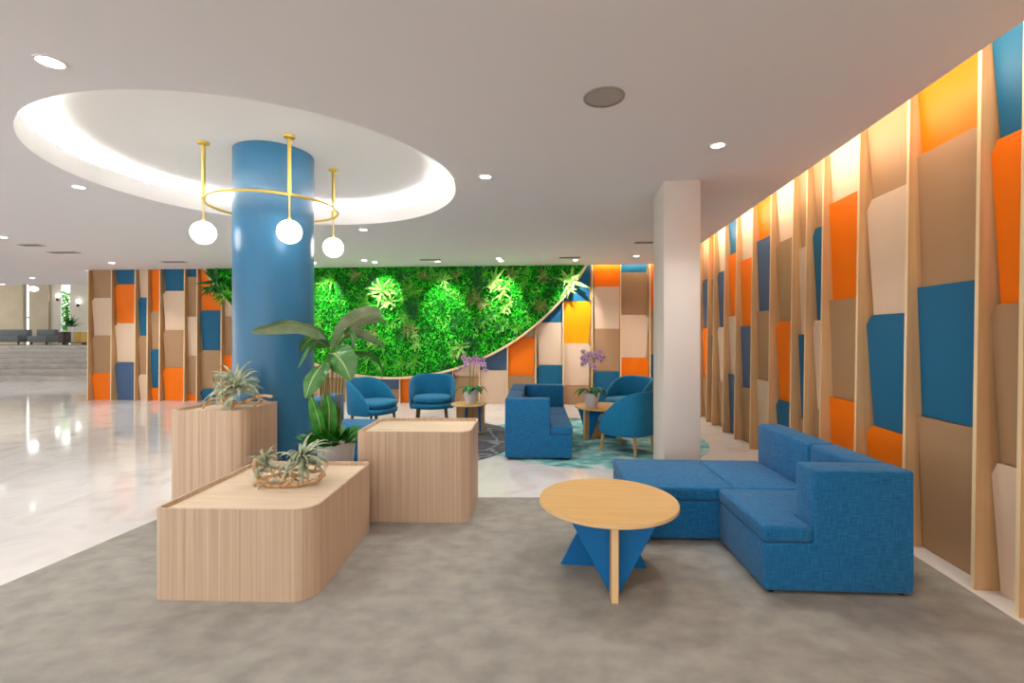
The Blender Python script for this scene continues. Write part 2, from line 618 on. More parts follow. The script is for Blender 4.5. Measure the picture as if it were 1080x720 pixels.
def tile(fr, ta, tb, zt, zb, colr, clip, parent, top=False, skew=1):
    w = tb - ta
    cs, ch, sl = min(0.075, w * 0.16), 0.075, min(0.045, w * 0.1)
    if clip == 'none' or top:
        poly = [(ta, zb), (tb, zb), (tb, zt), (ta, zt)]
        if clip == 'lo':
            poly[0] = (ta + sl, zb)
        elif clip == 'hi':
            poly[1] = (tb - sl, zb)
    elif clip == 'lo':
        poly = [(ta + sl, zb), (tb, zb), (tb, zt), (ta + cs, zt), (ta, zt - ch)]
    else:
        poly = [(ta, zb), (tb - sl, zb), (tb, zt - ch), (tb - cs, zt), (ta, zt)]
    bm = bmesh.new()
    h = zt - zb
    mid = (ta + tb) / 2

    def off(t, z):
        k = (z - zb) / h
        return 0.026 + 0.032 * k
    front = [bm.verts.new(fr.p(t, off(t, z), z)) for t, z in poly]
    back = [bm.verts.new(fr.p(t, off(t, z) - 0.018, z)) for t, z in poly]
    bm.faces.new(front)
    bm.faces.new(back[::-1])
    n = len(poly)
    for i in range(n):
        bm.faces.new((front[i], front[(i + 1) % n], back[(i + 1) % n], back[i]))
    o = obj('panel', bm, TILE[colr], parent, 20)
    o['label'] = CNAME[colr] + ' panel'
    return o


def fin(fr, t, z1, parent, hi=0.10, lo=0.145, th=0.026):
    bm = bmesh.new()
    vs = []
    for z, d in ((0, lo), (z1, hi)):
        vs.append([bm.verts.new(fr.p(t + a, o, z)) for a, o in ((-th / 2, 0.001), (th / 2, 0.001), (th / 2, d), (-th / 2, d))])
    a, b = vs
    bm.faces.new(a)
    bm.faces.new(b)
    for i in range(4):
        f = bm.faces.new((a[i], a[(i + 1) % 4], b[(i + 1) % 4], b[i]))
        if i == 2:
            f.material_index = 1
    return obj('fin', bm, [M['fin'], M['fin_edge']], parent, 20)


def to_local(root):
    """keep the parts where they are although the Empty stands at the base"""
    inv = Matrix.Translation(-Vector(root.location))
    for c in root.children:
        c.data.transform(inv)


def bay(fr, ta, tb, bounds, cols, clip, label, group, ztop=3.3, fins=(True, False), zmax=None, hi=0.10):
    root = thing('panel_bay', label, 'wall panelling', fr.p((ta + tb) / 2, 0.02, 0), 0, group)
    zs = [ztop] + list(bounds) + [0.0]
    for i, c in enumerate(cols):
        zt, zb = zs[i], zs[i + 1]
        if zmax is not None:
            if zb > zmax:
                continue
            zt = min(zt, zmax)
        tile(fr, ta + 0.016, tb - 0.016, zt - 0.002, zb + 0.002, c, clip, root, top=(i == 0 or (zmax is not None and zt == zmax)))
    zf = ztop if zmax is None else min(ztop, zmax)
    if fins[0]:
        fin(fr, ta, zf, root, hi)
    if fins[1]:
        fin(fr, tb, zf, root, hi)
    to_local(root)
    return root


def rw_t(px, front=0.11):
    return 2.43 / ((px - 540) / F - 0.118)


RB = [2.53, 2.81, 3.40, 3.98, 4.54, 4.85, 5.15, 5.71, 6.28, 6.87, 7.39, 7.94, 8.26, 8.83]
RBAYS = [
    ([2.63, 1.68, .763], ['blue', 'orange', 'tan', 'cream'], 'hi', 'narrow wall bay at the right edge of the picture, blue panel over orange'),
    ([2.77, 1.84, .93], ['orange', 'tan', 'blue', 'tan'], 'lo', 'wide wall bay with orange top and large blue panel, nearest behind the sofa arm'),
    ([2.61, 1.666, .762], ['tan', 'cream', 'blue', 'orange'], 'hi', 'wall bay with tan top, cream, blue and orange panels behind the near sofa'),
    ([2.74, 1.83, .92], ['cream', 'orange', 'tan', 'orange'], 'none', 'wall bay with two orange panels and a cream top behind the near sofa'),
    ([2.57, 1.65, .755], ['tan', 'blue', 'cream', 'tan'], 'hi', 'narrow wall bay with blue panel high up, beside the two-orange-panel bay'),
    ([2.43, 1.51, .62], ['tan', 'cream', 'blue', 'tan'], 'lo', 'narrow wall bay with cream panel above thin blue panel on right wall'),
    ([2.59, 1.66, .745], ['cream', 'tan', 'orange', 'blue'], 'hi', 'right wall bay with cream top, tan, orange and blue panels at sofa end'),
    ([2.73, 1.81, .924], ['orange', 'slate', 'tan', 'cream'], 'none', 'right wall bay with orange top, slate, tan and cream panels past the sofa end'),
    ([2.56, 1.63, .763], ['cream', 'orange', 'slate', 'tan'], 'lo', 'right wall bay with cream top, long orange panel and blue-grey panel below'),
    ([2.726, 1.79, .908], ['blue', 'orange', 'cream', 'slate'], 'none', 'right wall bay with blue top over orange and cream panels'),
    ([2.53, 1.633, .75], ['cream', 'slate', 'cream', 'tan'], 'hi', 'right wall bay with slate panel between two cream panels'),
    ([2.45, 1.5, .6], ['orange', 'tan', 'slate', 'tan'], 'none', 'very narrow right wall bay with orange top, second from the white pillar'),
    ([2.51, 1.63, .74], ['tan', 'slate', 'orange', 'tan'], 'hi', 'right wall bay right beside the white pillar, slate panel over orange'),
]
for i, (bd, cl, cp, lb) in enumerate(RBAYS):
    bay(RW, RB[i], RB[i + 1], bd, cl, cp, lb, 'panelled bays of the right wall', fins=(i == 0, True))

# circle of the living wall in back-wall coordinates
GT = -2.67 * math.sqrt(1 + 0.069 ** 2) + 0.02
GZ, GR = 5.51, 4.92


def arc_z(ta, tb):
    """a height a little above where the arc crosses this bay"""
    best = None
    for t in (ta, tb):
        dx = t - GT
        if abs(dx) < GR:
            z = GZ - math.sqrt(GR * GR - dx * dx)
            best = z if best is None else max(best, z)
    return None if best is None or best > 3.2 else best + 0.12


BBAYS = [
    (93.5, 118, [2.37, 1.49, .626], ['tan', 'cream', 'tan', 'orange'], 'lo', 'back wall bay at the far left end beside the steps, tan over cream'),
    (118, 143, [2.68, 1.78, .88], ['blue', 'orange', 'cream', 'slate'], 'lo', 'back wall bay with blue top, orange, cream and slate panels, left end'),
    (143, 156, [2.37, 1.49, .60], ['cream', 'blue', 'tan', 'cream'], 'lo', 'narrow back wall bay with cream top over blue and tan panels'),
    (156, 169, [2.06, 1.18, .29], ['orange', 'tan', 'blue', 'orange'], 'lo', 'narrow back wall bay with long orange top over tan and blue panels'),
    (169, 195, [2.52, 1.62, .75], ['blue', 'cream', 'tan', 'orange'], 'lo', 'back wall bay with blue top, cream, tan and large orange panel, above left planter'),
    (195, 208.3, [2.84, 1.93, 1.03, .15], ['blue', 'tan', 'cream', 'tan', 'orange'], 'none', 'narrow back wall bay of five panels with small blue top, left of the column'),
    (208.3, 234, [2.07, 1.16, .28], ['orange', 'blue', 'tan', 'blue'], 'lo', 'back wall bay with orange top cut by the left end of the green wall'),
    (234, 262, [1.92, 1.05, .2], ['cream', 'tan', 'orange', 'tan'], 'none', 'back wall bay half hidden by the left side of the blue column'),
    (337, 366, [.55], ['cream', 'tan'], 'none', 'back wall bay seen through the stems of the tall potted plant'),
    (366, 395, [.55], ['cream', 'tan'], 'none', 'back wall bay behind the left armchair under the green wall'),
    (395, 422, [.304], ['slate', 'tan'], 'lo', 'back wall bay with slate panel under the green wall between the two left armchairs'),
    (422, 435, [.02], ['orange'], 'none', 'narrow orange back wall bay beside the dark-legged armchair'),
    (449, 478, [.30], ['slate', 'tan'], 'none', 'back wall bay with slate panel just right behind the dark-legged armchair'),
    (478, 506, [.583], ['cream', 'tan'], 'none', 'back wall bay with cream over tan panel behind the left orchid'),
    (506, 535.6, [.736], ['slate', 'cream'], 'none', 'back wall bay with slate over cream panel right of the left orchid'),
    (535.6, 565.5, [1.46, .625], ['cream', 'orange', 'tan'], 'hi', 'back wall bay with orange panel under the green arc behind the far sofa'),
    (565.5, 594.4, [1.78, .855], ['blue', 'cream', 'blue'], 'lo', 'back wall bay with cream panel between two blue panels'),
    (594.4, 625, [2.24, 1.33, .415], ['blue', 'amber', 'cream', 'tan'], 'hi', 'back wall bay with amber panel behind the right orchid'),
    (625, 655, [2.55, 1.64, .72], ['orange', 'cream', 'tan', 'blue'], 'lo', 'back wall bay with orange top, cream, tan and blue, right of the amber panel'),
    (655, 686, [2.85, 1.94, 1.02, .12], ['blue', 'tan', 'cream', 'orange', 'tan'], 'hi', 'back wall bay with tan, cream and orange panels nearest left of the white pillar'),
    (686, 716, [2.04, 1.1, .2], ['orange', 'tan', 'blue', 'tan'], 'none', 'sliver of back wall bay touching the left edge of the white pillar'),
]
prev = None
for a, b, bd, cl, cp, lb in BBAYS:
    ta, tb = bw_t(a), bw_t(b)
    zm = arc_z(ta, tb)
    own_left = prev is None or abs(prev - a) > 0.5
    bay(BW, ta, tb, bd, cl, cp, lb, 'panelled bays of the back wall', zmax=zm, fins=(own_left, True), hi=0.12)
    prev = b

# ------------------------------------------------------------------ living wall
lw = thing('living_wall', 'big semicircular green plant wall with a curved wooden rim on the back wall', 'plant wall', BW.p(GT, 0.15, 0.59))


def inside(t, z, m=0.0):
    return (t - GT) ** 2 + (z - GZ) ** 2 < (GR - m) ** 2 and z < CEIL + 0.12


half = math.sqrt(GR ** 2 - (CEIL + 0.12 - GZ) ** 2)
a_end = math.atan2(CEIL + 0.12 - GZ, half)
arc = [(GT + GR * math.cos(a), GZ + GR * math.sin(a)) for a in [(-PI - a_end) + (a_end * 2 + PI) * i / 80 for i in range(81)]]
bm = bmesh.new()
fa = [bm.verts.new(BW.p(t, 0.158, z)) for t, z in arc]
fb = [bm.verts.new(BW.p(t, 0.148, z)) for t, z in arc]
bm.faces.new(fa)
bm.faces.new(fb[::-1])
for i in range(len(arc)):
    j = (i + 1) % len(arc)
    bm.faces.new((fa[i], fa[j], fb[j], fb[i]))
obj('backing', bm, M['moss_back'], lw, 20)
bm = bmesh.new()
prof = []
for a in [(-PI - a_end) + (a_end * 2 + PI) * i / 80 for i in range(81)]:
    ring = []
    for r, o in ((GR + 0.002, 0.147), (GR + 0.05, 0.147), (GR + 0.05, 0.235), (GR + 0.002, 0.235)):
        ring.append(bm.verts.new(BW.p(GT + r * math.cos(a), o, GZ + r * math.sin(a))))
    prof.append(ring)
for a, b in zip(prof, prof[1:]):
    for k in range(4):
        f = bm.faces.new((a[k], a[(k + 1) % 4], b[(k + 1) % 4], b[k]))
        f.material_index = 1 if k == 2 else 0
bm.faces.new(prof[0])
bm.faces.new(prof[-1])
obj('rim', bm, [M['fin'], M['fin_edge']], lw, 20)
# short leafy carpet of the wall: uncountable
rnd = random.Random(3)
verts, faces = [], []
tmin, tmax = GT - GR, GT + GR
cnt = 0
while cnt < 15000:
    t, z = rnd.uniform(tmin, tmax), rnd.uniform(GZ - GR, CEIL + 0.1)
    if not inside(t, z, 0.02):
        continue
    cnt += 1
    base = BW.p(t, rnd.uniform(0.158, 0.175), z)
    az, el = rnd.uniform(0, 2 * PI), rnd.uniform(0.15, 1.2)
    L = rnd.uniform(0.035, 0.075)
    d = (BW.u * math.cos(az) + Vector((0, 0, 1)) * math.sin(az)) * math.cos(el) + BW.n * math.sin(el)
    s = d.cross(BW.n)
    if s.length < 1e-4:
        s = BW.u.copy()
    s.normalize()
    w = L * 0.28
    k = len(verts)
    nn = s.cross(d)
    verts += [base, base + d * L * 0.5 + s * w + nn * 0.004, base + d * L + Vector((0, 0, -0.012)), base + d * L * 0.5 - s * w + nn * 0.004]
    faces.append((k, k + 1, k + 2, k + 3))
me = bpy.data.meshes.new('moss')
me.from_pydata([tuple(v) for v in verts], [], faces)
me.materials.append(M['moss'])
o = bpy.data.objects.new('moss', me)
COL.objects.link(o)
o.parent = lw
o['kind'] = 'stuff'


def on_wall(px, py, off=0.17):
    k = (px - 540) / F
    Y = 10.24 / (1 + 0.069 * k)
    return bw_t(px), EYE - (py - 353.5) / F * Y


FERNS = [(352, 296, 'mid', .22), (376, 290, 'brown', .2), (395, 297, 'dark', .3), (404, 306, 'pale', .34), (412, 318, 'pale', .26), (388, 318, 'mid', .26),
         (396, 330, 'mid', .22), (428, 292, 'dark', .24), (432, 305, 'mid', .22), (437, 322, 'dark', .28), (426, 334, 'mid', .2), (434, 346, 'brown', .24),
         (441, 362, 'pale', .2), (438, 380, 'mid', .26), (424, 382, 'mid', .22), (448, 291, 'brown', .2), (469, 295, 'pale', .2), (482, 291, 'brown', .18),
         (503, 289, 'dark', .26), (508, 300, 'dark', .3), (522, 296, 'pale', .34), (504, 314, 'brown', .28), (530, 309, 'pale', .26), (534, 322, 'pale', .24),
         (522, 332, 'mid', .2), (510, 338, 'mid', .24), (531, 342, 'mid', .24), (545, 346, 'mid', .22), (497, 362, 'dark', .28), (487, 366, 'pale', .26),
         (481, 374, 'pale', .18), (540, 288, 'brown', .2), (573, 290, 'brown', .22), (586, 296, 'dark', .22), (571, 322, 'brown', .24), (552, 300, 'mid', .2),
         (603, 297, 'pale', .40), (231, 297, 'dark', .44), (240, 310, 'mid', .3), (341, 298, 'mid', .2), (364, 302, 'dark', .2), (338, 340, 'mid', .2),
         (393, 352, 'brown', .22), (402, 362, 'mid', .24), (376, 372, 'mid', .22), (460, 290, 'mid', .2), (512, 320, 'brown', .2), (404, 384, 'mid', .22)]
rf = random.Random(17)
for k in range(34):
    cx_ = rf.choice((344, 388, 404, 430, 440, 500, 512, 528, 540, 560))
    fx, fy = cx_ + rf.gauss(0, 9), rf.uniform(287, 378)
    t, z = on_wall(fx, fy)
    if inside(t, z, 0.3) and fx > 338:
        FERNS.append((fx, fy, rf.choice(('dark', 'mid', 'mid', 'pale', 'dark')), rf.uniform(.14, .24)))
for px, py, kind, L in FERNS:
    t, z = on_wall(px, py)
    bm = bmesh.new()
    rot = Matrix.Rotation(PI / 2, 4, 'X')
    nl = 9 if L < .38 else 11
    for k in range(nl):
        az = 2 * PI * k / nl + rnd.uniform(-.4, .4)
        strap(bm, (0, 0, 0), az, rnd.uniform(0.3, 1.1), L * rnd.uniform(0.7, 1.3), L * rnd.uniform(0.09, 0.14), rnd.uniform(0.6, 1.4), 7)
    for k in range(4):
        az = rnd.uniform(0, 2 * PI)
        p = Vector((math.cos(az), math.sin(az), 0.35)) * L * rnd.uniform(.3, .6)
        for q in range(4):
            strap(bm, p, rnd.uniform(0, 2 * PI), rnd.uniform(.4, 1.2), L * rnd.uniform(.35, .6), L * 0.075, 1.0, 5)
    # axis z of the rosette becomes the wall normal
    R = Matrix((( BW.u.x, 0, BW.n.x), (BW.u.y, 0, BW.n.y), (0, 1, 0))).to_4x4()
    # rows above are (u, up, n) columns
    bm.transform(R)
    for v in bm.verts:                                   # fronds hang a little, and never go into the backing
        v.co.z -= 0.12 * (Vector((v.co.x, v.co.y, 0)).length / 1.0)
        k = v.co.dot(BW.n)
        if k < 0.002:
            v.co += BW.n * (0.002 - k)
    o = obj('fern', bm, M['fern_' + kind], lw, 60, recalc=False)
    for p in o.data.polygons:
        p.use_smooth = True
    o.location = BW.p(t, 0.175, z)
    if kind == 'pale':
        o['label'] = 'pale cream-green fern'
    elif kind == 'brown':
        o['label'] = 'brownish fern'
inv = Matrix.Translation(-Vector(lw.location))
for c in lw.children:
    if c.name.split('.')[0] == 'fern':
        c.location = Vector(c.location) - Vector(lw.location)
    else:
        c.data.transform(inv)

# ------------------------------------------------------------------ planters
def round_rect(w, d, rad, n=10):
    """corner radii (front-left, front-right, back-right, back-left); origin at the front left corner"""
    pts = []
    for (cx, cy, sx, sy, a0), r in zip(((0, 0, 1, 1, PI), (w, 0, -1, 1, 1.5 * PI), (w, d, -1, -1, 0), (0, d, 1, -1, 0.5 * PI)), rad):
        ox, oy = cx + sx * r, cy + sy * r
        for i in range(n + 1):
            a = a0 + (PI / 2) * i / n
            pts.append((ox + r * math.cos(a), oy + r * math.sin(a)))
    return pts


def planter(label, x, y, w, d, h, rot, rad):
    root = thing('wooden_planter', label, 'planter', (x, y, 0.008), rot, 'pale wooden box planters')
    bm = bmesh.new()
    out = round_rect(w, d, rad)
    inn = [(0.014 + px * (w - 0.028) / w, 0.014 + py * (d - 0.028) / d) for px, py in out]
    n = len(out)
    rings = [[bm.verts.new((p[0], p[1], z)) for p in loop] for loop, z in ((out, 0), (out, h), (inn, h), (inn, h - 0.028))]
    for a, b in zip(rings, rings[1:]):
        for i in range(n):
            bm.faces.new((a[i], a[(i + 1) % n], b[(i + 1) % n], b[i]))
    bm.faces.new(rings[0])
    obj('body', bm, M['ash'], root, 30)
    bm = bmesh.new()
    prism(bm, inn, h - 0.05, h - 0.0275)
    obj('top', bm, M['ash_top'], root, 30)
    return root


planter('long low wooden planter at the front with driftwood and air plants on top', -2.021, 2.674, 0.905, 1.02, 0.516, -0.03, (.035, .13, .06, .05))
planter('tall wooden planter left of the blue column with one air plant on top', -2.70, 3.74, 0.585, 0.53, 0.90, -0.03, (.03, .13, .02, .05))
planter('wide empty-topped wooden planter right of the tall potted plant', -1.245, 3.797, 0.915, 0.64, 0.722, -0.03, (.03, .11, .05, .09))

# ------------------------------------------------------------------ coffee tables
def wing_table(label, loc, rot, R, h=0.45, small=False):
    root = thing('coffee_table', label, 'table', loc, rot, 'round tables on crossed boards')
    bm = bmesh.new()
    lathe(bm, [(R - 0.004, h - 0.024), (R, h - 0.020), (R, h - 0.004), (R - 0.004, h)], 0, 0, 72)
    for f in bm.faces:
        f.material_index = 1 if abs(f.normal.z) < 0.5 else 0
    bm.normal_update()
    for f in bm.faces:
        f.material_index = 1 if abs(f.normal.z) < 0.5 else 0
    obj('tabletop', bm, [M['oak'], M['oak_edge']], root, 40)
    k = R / 0.435
    b = h - 0.025
    bm = bmesh.new()           # wooden board running front to back
    prism(bm, [(-0.021, -0.40 * k), (0.021, -0.40 * k), (0.021, 0.30 * k), (-0.021, 0.30 * k)], 0, b, 0.003, 1)
    bm.normal_update()
    for f in bm.faces:
        if f.normal.y < -0.9:
            f.material_index = 1
    obj('wooden_board', bm, [M['oak_leg'], M['oak_edge']], root, 30)
    for nm, y, poly in (('blue_board', -0.30 * k, [(-0.015, 0.0), (0.03, 0.0), (0.25 * k, b), (-0.245 * k, b)]),
                        ('blue_board', 0.04 * k, [(-0.30 * k, 0), (0.25 * k, 0), (0.055 * k, b), (-0.085 * k, b)])):
        bm = bmesh.new()
        prism(bm, poly, y - 0.012, y + 0.012, 0.002, 1, axis='Y')
        o = obj(nm, bm, M['table_blue'], root, 30)
        o['label'] = 'blue triangular board'
    return root


wing_table('round wooden coffee table with blue triangular boards in front of the near sofa', (0.612, 3.03, 0.008), -0.10, 0.435)
wing_table('round wooden table with the right orchid, between far sofa and armchairs', (1.335, 7.02, 0.0065), -0.95, 0.40)
wing_table('small round wooden side table under the left orchid', (-0.665, 7.25, 0.0125), 1.45, 0.27)

# ------------------------------------------------------------------ sofas
def part_cells(name, root, xs, ys, zs, filled, r=0.02, m='sofa'):
    """one bevelled solid made of the filled cells of a small grid"""
    bm = bmesh.new()
    vd = {}

    def V(i, j, k):
        if (i, j, k) not in vd:
            vd[(i, j, k)] = bm.verts.new((xs[i], ys[j], zs[k]))
        return vd[(i, j, k)]
    for (i, j, k) in filled:
        for d, q in (((-1, 0, 0), ((0, 0, 0), (0, 0, 1), (0, 1, 1), (0, 1, 0))), ((1, 0, 0), ((1, 0, 0), (1, 1, 0), (1, 1, 1), (1, 0, 1))),
                     ((0, -1, 0), ((0, 0, 0), (1, 0, 0), (1, 0, 1), (0, 0, 1))), ((0, 1, 0), ((0, 1, 0), (0, 1, 1), (1, 1, 1), (1, 1, 0))),
                     ((0, 0, -1), ((0, 0, 0), (0, 1, 0), (1, 1, 0), (1, 0, 0))), ((0, 0, 1), ((0, 0, 1), (1, 0, 1), (1, 1, 1), (0, 1, 1)))):
            if (i + d[0], j + d[1], k + d[2]) not in filled:
                bm.faces.new([V(i + a, j + b, k + c) for a, b, c in q])
    bmesh.ops.dissolve_limit(bm, angle_limit=0.01, verts=bm.verts[:], edges=bm.edges[:])
    es = [e for e in bm.edges if len(e.link_faces) == 2 and e.calc_face_angle(0) > 0.5]
    bmesh.ops.bevel(bm, geom=es, offset=r, segments=4, profile=0.5, affect='EDGES', clamp_overlap=True)
    return obj(name, bm, M[m], root, 60)


def part_box(name, root, b, r=0.03, m='sofa', label=None):
    bm = bmesh.new()
    box(bm, *b, r=r, seg=4)
    o = obj(name, bm, M[m], root, 60)
    if label:
        o['label'] = label
    return o


def part_prism(name, root, pts, a, b, r=0.03, axis='Z', m='sofa'):
    bm = bmesh.new()
    prism(bm, pts, a, b, r, 4, axis)
    return obj(name, bm, M[m], root, 60)


def feet(root, spots):
    for x, y in spots:
        bm = bmesh.new()
        lathe(bm, [(0.022, 0), (0.026, 0.022)], x, y, 16)
        obj('foot', bm, M['foot'], root)


sofa = thing('sectional_sofa', 'blue L-shaped sectional sofa on the carpet, nearest, against the right wall', 'sofa', (1.459, 2.732, 0.008), -0.05)
B, T, H = 0.02, 0.392, 0.718
part_cells('frame', sofa, [0, .275, .83], [0, .20, .685], [B, .296, H], {(0, 0, 0), (1, 0, 0), (0, 1, 0), (1, 1, 0), (1, 0, 1)}, 0.016)
part_prism('seat_cushion', sofa, [(-.008, 0), (.272, 0), (.272, .203), (.626, .203), (.626, .685), (-.008, .685)], .298, T, 0.022)
part_box('backrest', sofa, (.628, .83, .203, .685, .297, H), 0.028)
part_box('base', sofa, (.12, .83, .688, 1.48, B, .296), 0.012)
part_box('seat_cushion', sofa, (.118, .626, .689, 1.48, .298, T), 0.022)
part_box('backrest', sofa, (.628, .83, .688, 1.48, .297, H), 0.028)
part_box('chaise_base', sofa, (-.63, .117, .688, 1.48, B, .296), 0.012)
part_box('chaise_cushion', sofa, (-.636, .115, .680, 1.482, .298, T), 0.022)
feet(sofa, [(.05, .05), (.78, .05), (.05, .62), (.78, .72), (.78, 1.42), (-.57, .75), (-.57, 1.42), (.05, 1.42)])

sofa2 = thing('sofa', 'blue block sofa standing on the edge of the teal rug, seen from its end', 'sofa', (-.085, 5.686, 0.0125), -0.05, 'blue sofas of the far seating group')
H2 = .725
part_cells('frame', sofa2, [0, .54, .805], [0, .20, 1.0], [B, .296, H2], {(0, 0, 0), (1, 0, 0), (0, 1, 0), (1, 1, 0), (0, 0, 1)}, 0.018)
part_box('base', sofa2, (0, .805, 1.002, 1.84, B, .296), 0.012)
part_prism('seat_cushion', sofa2, [(.543, 0), (.812, 0), (.812, .9), (.205, .9), (.205, .203), (.543, .203)], .298, T, 0.022)
part_box('seat_cushion', sofa2, (.205, .812, .903, 1.63, .298, T), 0.022)
part_box('backrest', sofa2, (0, .203, .203, .9, .297, H2), 0.028)
part_box('backrest', sofa2, (0, .203, .903, 1.84, .297, H2), 0.028)
part_box('armrest', sofa2, (.205, .80, 1.635, 1.84, .297, H2), 0.028)
feet(sofa2, [(.05, .05), (.75, .05), (.05, 1.78), (.75, 1.78)])

sofa3 = thing('sofa', 'blue sofa half hidden behind the tall potted plant', 'sofa', (-2.50, 5.32, 0.0125), -0.05, 'blue sofas of the far seating group')
part_box('base', sofa3, (0, .86, 0, .95, B, .296), 0.012)
part_box('seat_cushion', sofa3, (.245, .868, 0, .95, .298, T), 0.022)
part_box('backrest', sofa3, (0, .243, 0, .95, .297, H2), 0.028)
feet(sofa3, [(.06, .06), (.8, .06), (.06, .89), (.8, .89)])

# ------------------------------------------------------------------ armchairs (facing local -y)
def armchair(label, loc, rot, legm, group):
    root = thing('armchair', label, 'armchair', loc, rot, group)
    N = 40
    A = math.radians(118)

    def outl(phi, k=1.0):
        # phi 0 is the back (+y); superellipse plan
        s, c = math.sin(phi), math.cos(phi)
        e = 2.5
        rr = (abs(s) ** e + abs(c) ** e) ** (-1 / e)
        return rr * s * 0.385 * k, rr * c * 0.37 * k

    def ztop(phi):
        u = max(0.0, (abs(phi) / A - 0.22) / 0.78)
        return 0.80 - 0.37 * u ** 2.3

    bm = bmesh.new()
    rows = []
    for i in range(N + 1):
        phi = -A + 2 * A * i / N
        ox, oy = outl(phi)
        zt = ztop(phi)
        edge = min(1, (A - abs(phi)) / 0.25)
        th = 0.055 * (0.45 + 0.55 * math.sqrt(max(edge, 0)))
        L = math.hypot(ox, oy)
        nx, ny = ox / L, oy / L
        flare = 0.02

        def q(inset, z):
            k = flare * (z - 0.25) / 0.55
            return bm.verts.new((ox - nx * inset + nx * k, oy - ny * inset + ny * k, z))
        rows.append([q(0.05, 0.235), q(0.012, 0.25), q(0.0, 0.29), q(0, 0.29 + (zt - .29) * .5), q(0, zt - 0.03), q(th * .2, zt - 0.006), q(th * .5, zt),
                     q(th * .8, zt - 0.006), q(th, zt - 0.03), q(th * 1.1, 0.36 + (zt - .36) * .4), q(th, 0.30)])
    for a, b in zip(rows, rows[1:]):
        for k in range(len(a) - 1):
            bm.faces.new((a[k], a[k + 1], b[k + 1], b[k]))
    bm.faces.new(rows[0])
    bm.faces.new(rows[-1][::-1])
    obj('backrest', bm, M['chair'], root, 50)

    def pad(z0, z1, k, rr, yo=0.0, dome=0.0):
        bmx = bmesh.new()
        prof = [(1 - rr * 1.6, z0), (1 - rr * .5, z0 + (z1 - z0) * .08), (1, z0 + (z1 - z0) * .35), (1, z0 + (z1 - z0) * .62),
                (1 - rr * .5, z1 - (z1 - z0) * .1), (1 - rr * 1.8, z1), (.5, z1 + dome), (.15, z1 + dome)]
        rg = []
        for s, z in prof:
            ring = []
            for i in range(48):
                p = 2 * PI * i / 48
                x, y = outl(p, k * s)
                if y < 0:
                    y *= 1.02
                ring.append(bmx.verts.new((x, y + yo, z)))
            rg.append(ring)
        for a, b in zip(rg, rg[1:]):
            for i in range(48):
                bmx.faces.new((a[i], a[(i + 1) % 48], b[(i + 1) % 48], b[i]))
        bmx.faces.new(rg[0])
        bmx.faces.new(rg[-1])
        return bmx
    obj('seat_base', pad(0.25, 0.345, 0.93, 0.06), M['chair'], root, 50)
    obj('seat_cushion', pad(0.347, 0.455, 0.845, 0.10, -0.035, 0.008), M['chair'], root, 50)
    for sx in (-1, 1):
        for sy in (-1, 1):
            bm = bmesh.new()
            x, y = sx * 0.23, sy * 0.22
            tube(bm, [(x * 1.1, y * 1.1, 0), (x, y, 0.256)], [0.017, 0.024], 12)
            obj('leg', bm, M[legm], root, 40)
    return root


def face(dx, dy):
    """rotation that turns local -y into (dx, dy)"""
    return math.atan2(dy, dx) + PI / 2


G = 'blue barrel armchairs'
armchair('blue barrel armchair left by the tall potted plant, turned to the right', (-2.22, 7.60, 0.0125), face(.93, -.36), 'dark_leg', G)
armchair('blue barrel armchair with dark legs facing front under the green wall', (-1.38, 8.2, 0.0125), face(.12, -1), 'dark_leg', G)
armchair('blue barrel armchair farther behind the right orchid table, facing front left', (1.92, 7.90, 0.0065), face(-.8, -.55), 'oak_leg', G)
armchair('nearer blue barrel armchair with wooden legs beside the white pillar, back turned', (1.50, 6.17, 0.0065), face(-.75, .66), 'oak_leg', G)

# ------------------------------------------------------------------ ring chandelier
ch = thing('ring_chandelier', 'brass ring chandelier with three white globes around the blue column', 'chandelier', (hx, hy, CEIL + 0.268))
ZR = 2.75 - (CEIL + 0.268)
bm = bmesh.new()
tube(bm, [(x, y, ZR) for x, y in circle_pts(0, 0, 0.585, 72)], 0.013, 10, closed=True)
obj('ring', bm, M['brass'], ch, 60)
for X, Y, gz in ((-2.824, 4.339, 2.438), (-1.972, 4.20, 2.416), (-1.907, 5.058, 2.436)):
    d = Vector((X - hx, Y - hy, 0)).normalized() * 0.585
    bm = bmesh.new()
    lathe(bm, [(0.016, ZR - 0.01), (0.016, -0.03)], d.x, d.y, 16)
    lathe(bm, [(0.007, gz - (CEIL + .268) + 0.10), (0.007, ZR)], d.x, d.y, 12)
    lathe(bm, [(0.018, gz - (CEIL + .268) + 0.098), (0.012, gz - (CEIL + .268) + 0.13)], d.x, d.y, 16)
    rod = obj('rod', bm, M['brass'], ch, 40)
    bm = bmesh.new()
    lathe(bm, [(0.02, -0.028), (0.048, -0.02), (0.048, -0.001)], d.x, d.y, 24)
    obj('canopy', bm, M['brass'], rod, 40)
    bm = bmesh.new()
    bmesh.ops.create_uvsphere(bm, u_segments=32, v_segments=20, radius=0.105)
    o = obj('globe', bm, M['globe'], rod, 80)
    o.location = (d.x, d.y, gz - (CEIL + .268))
    o['label'] = 'white glowing globe'

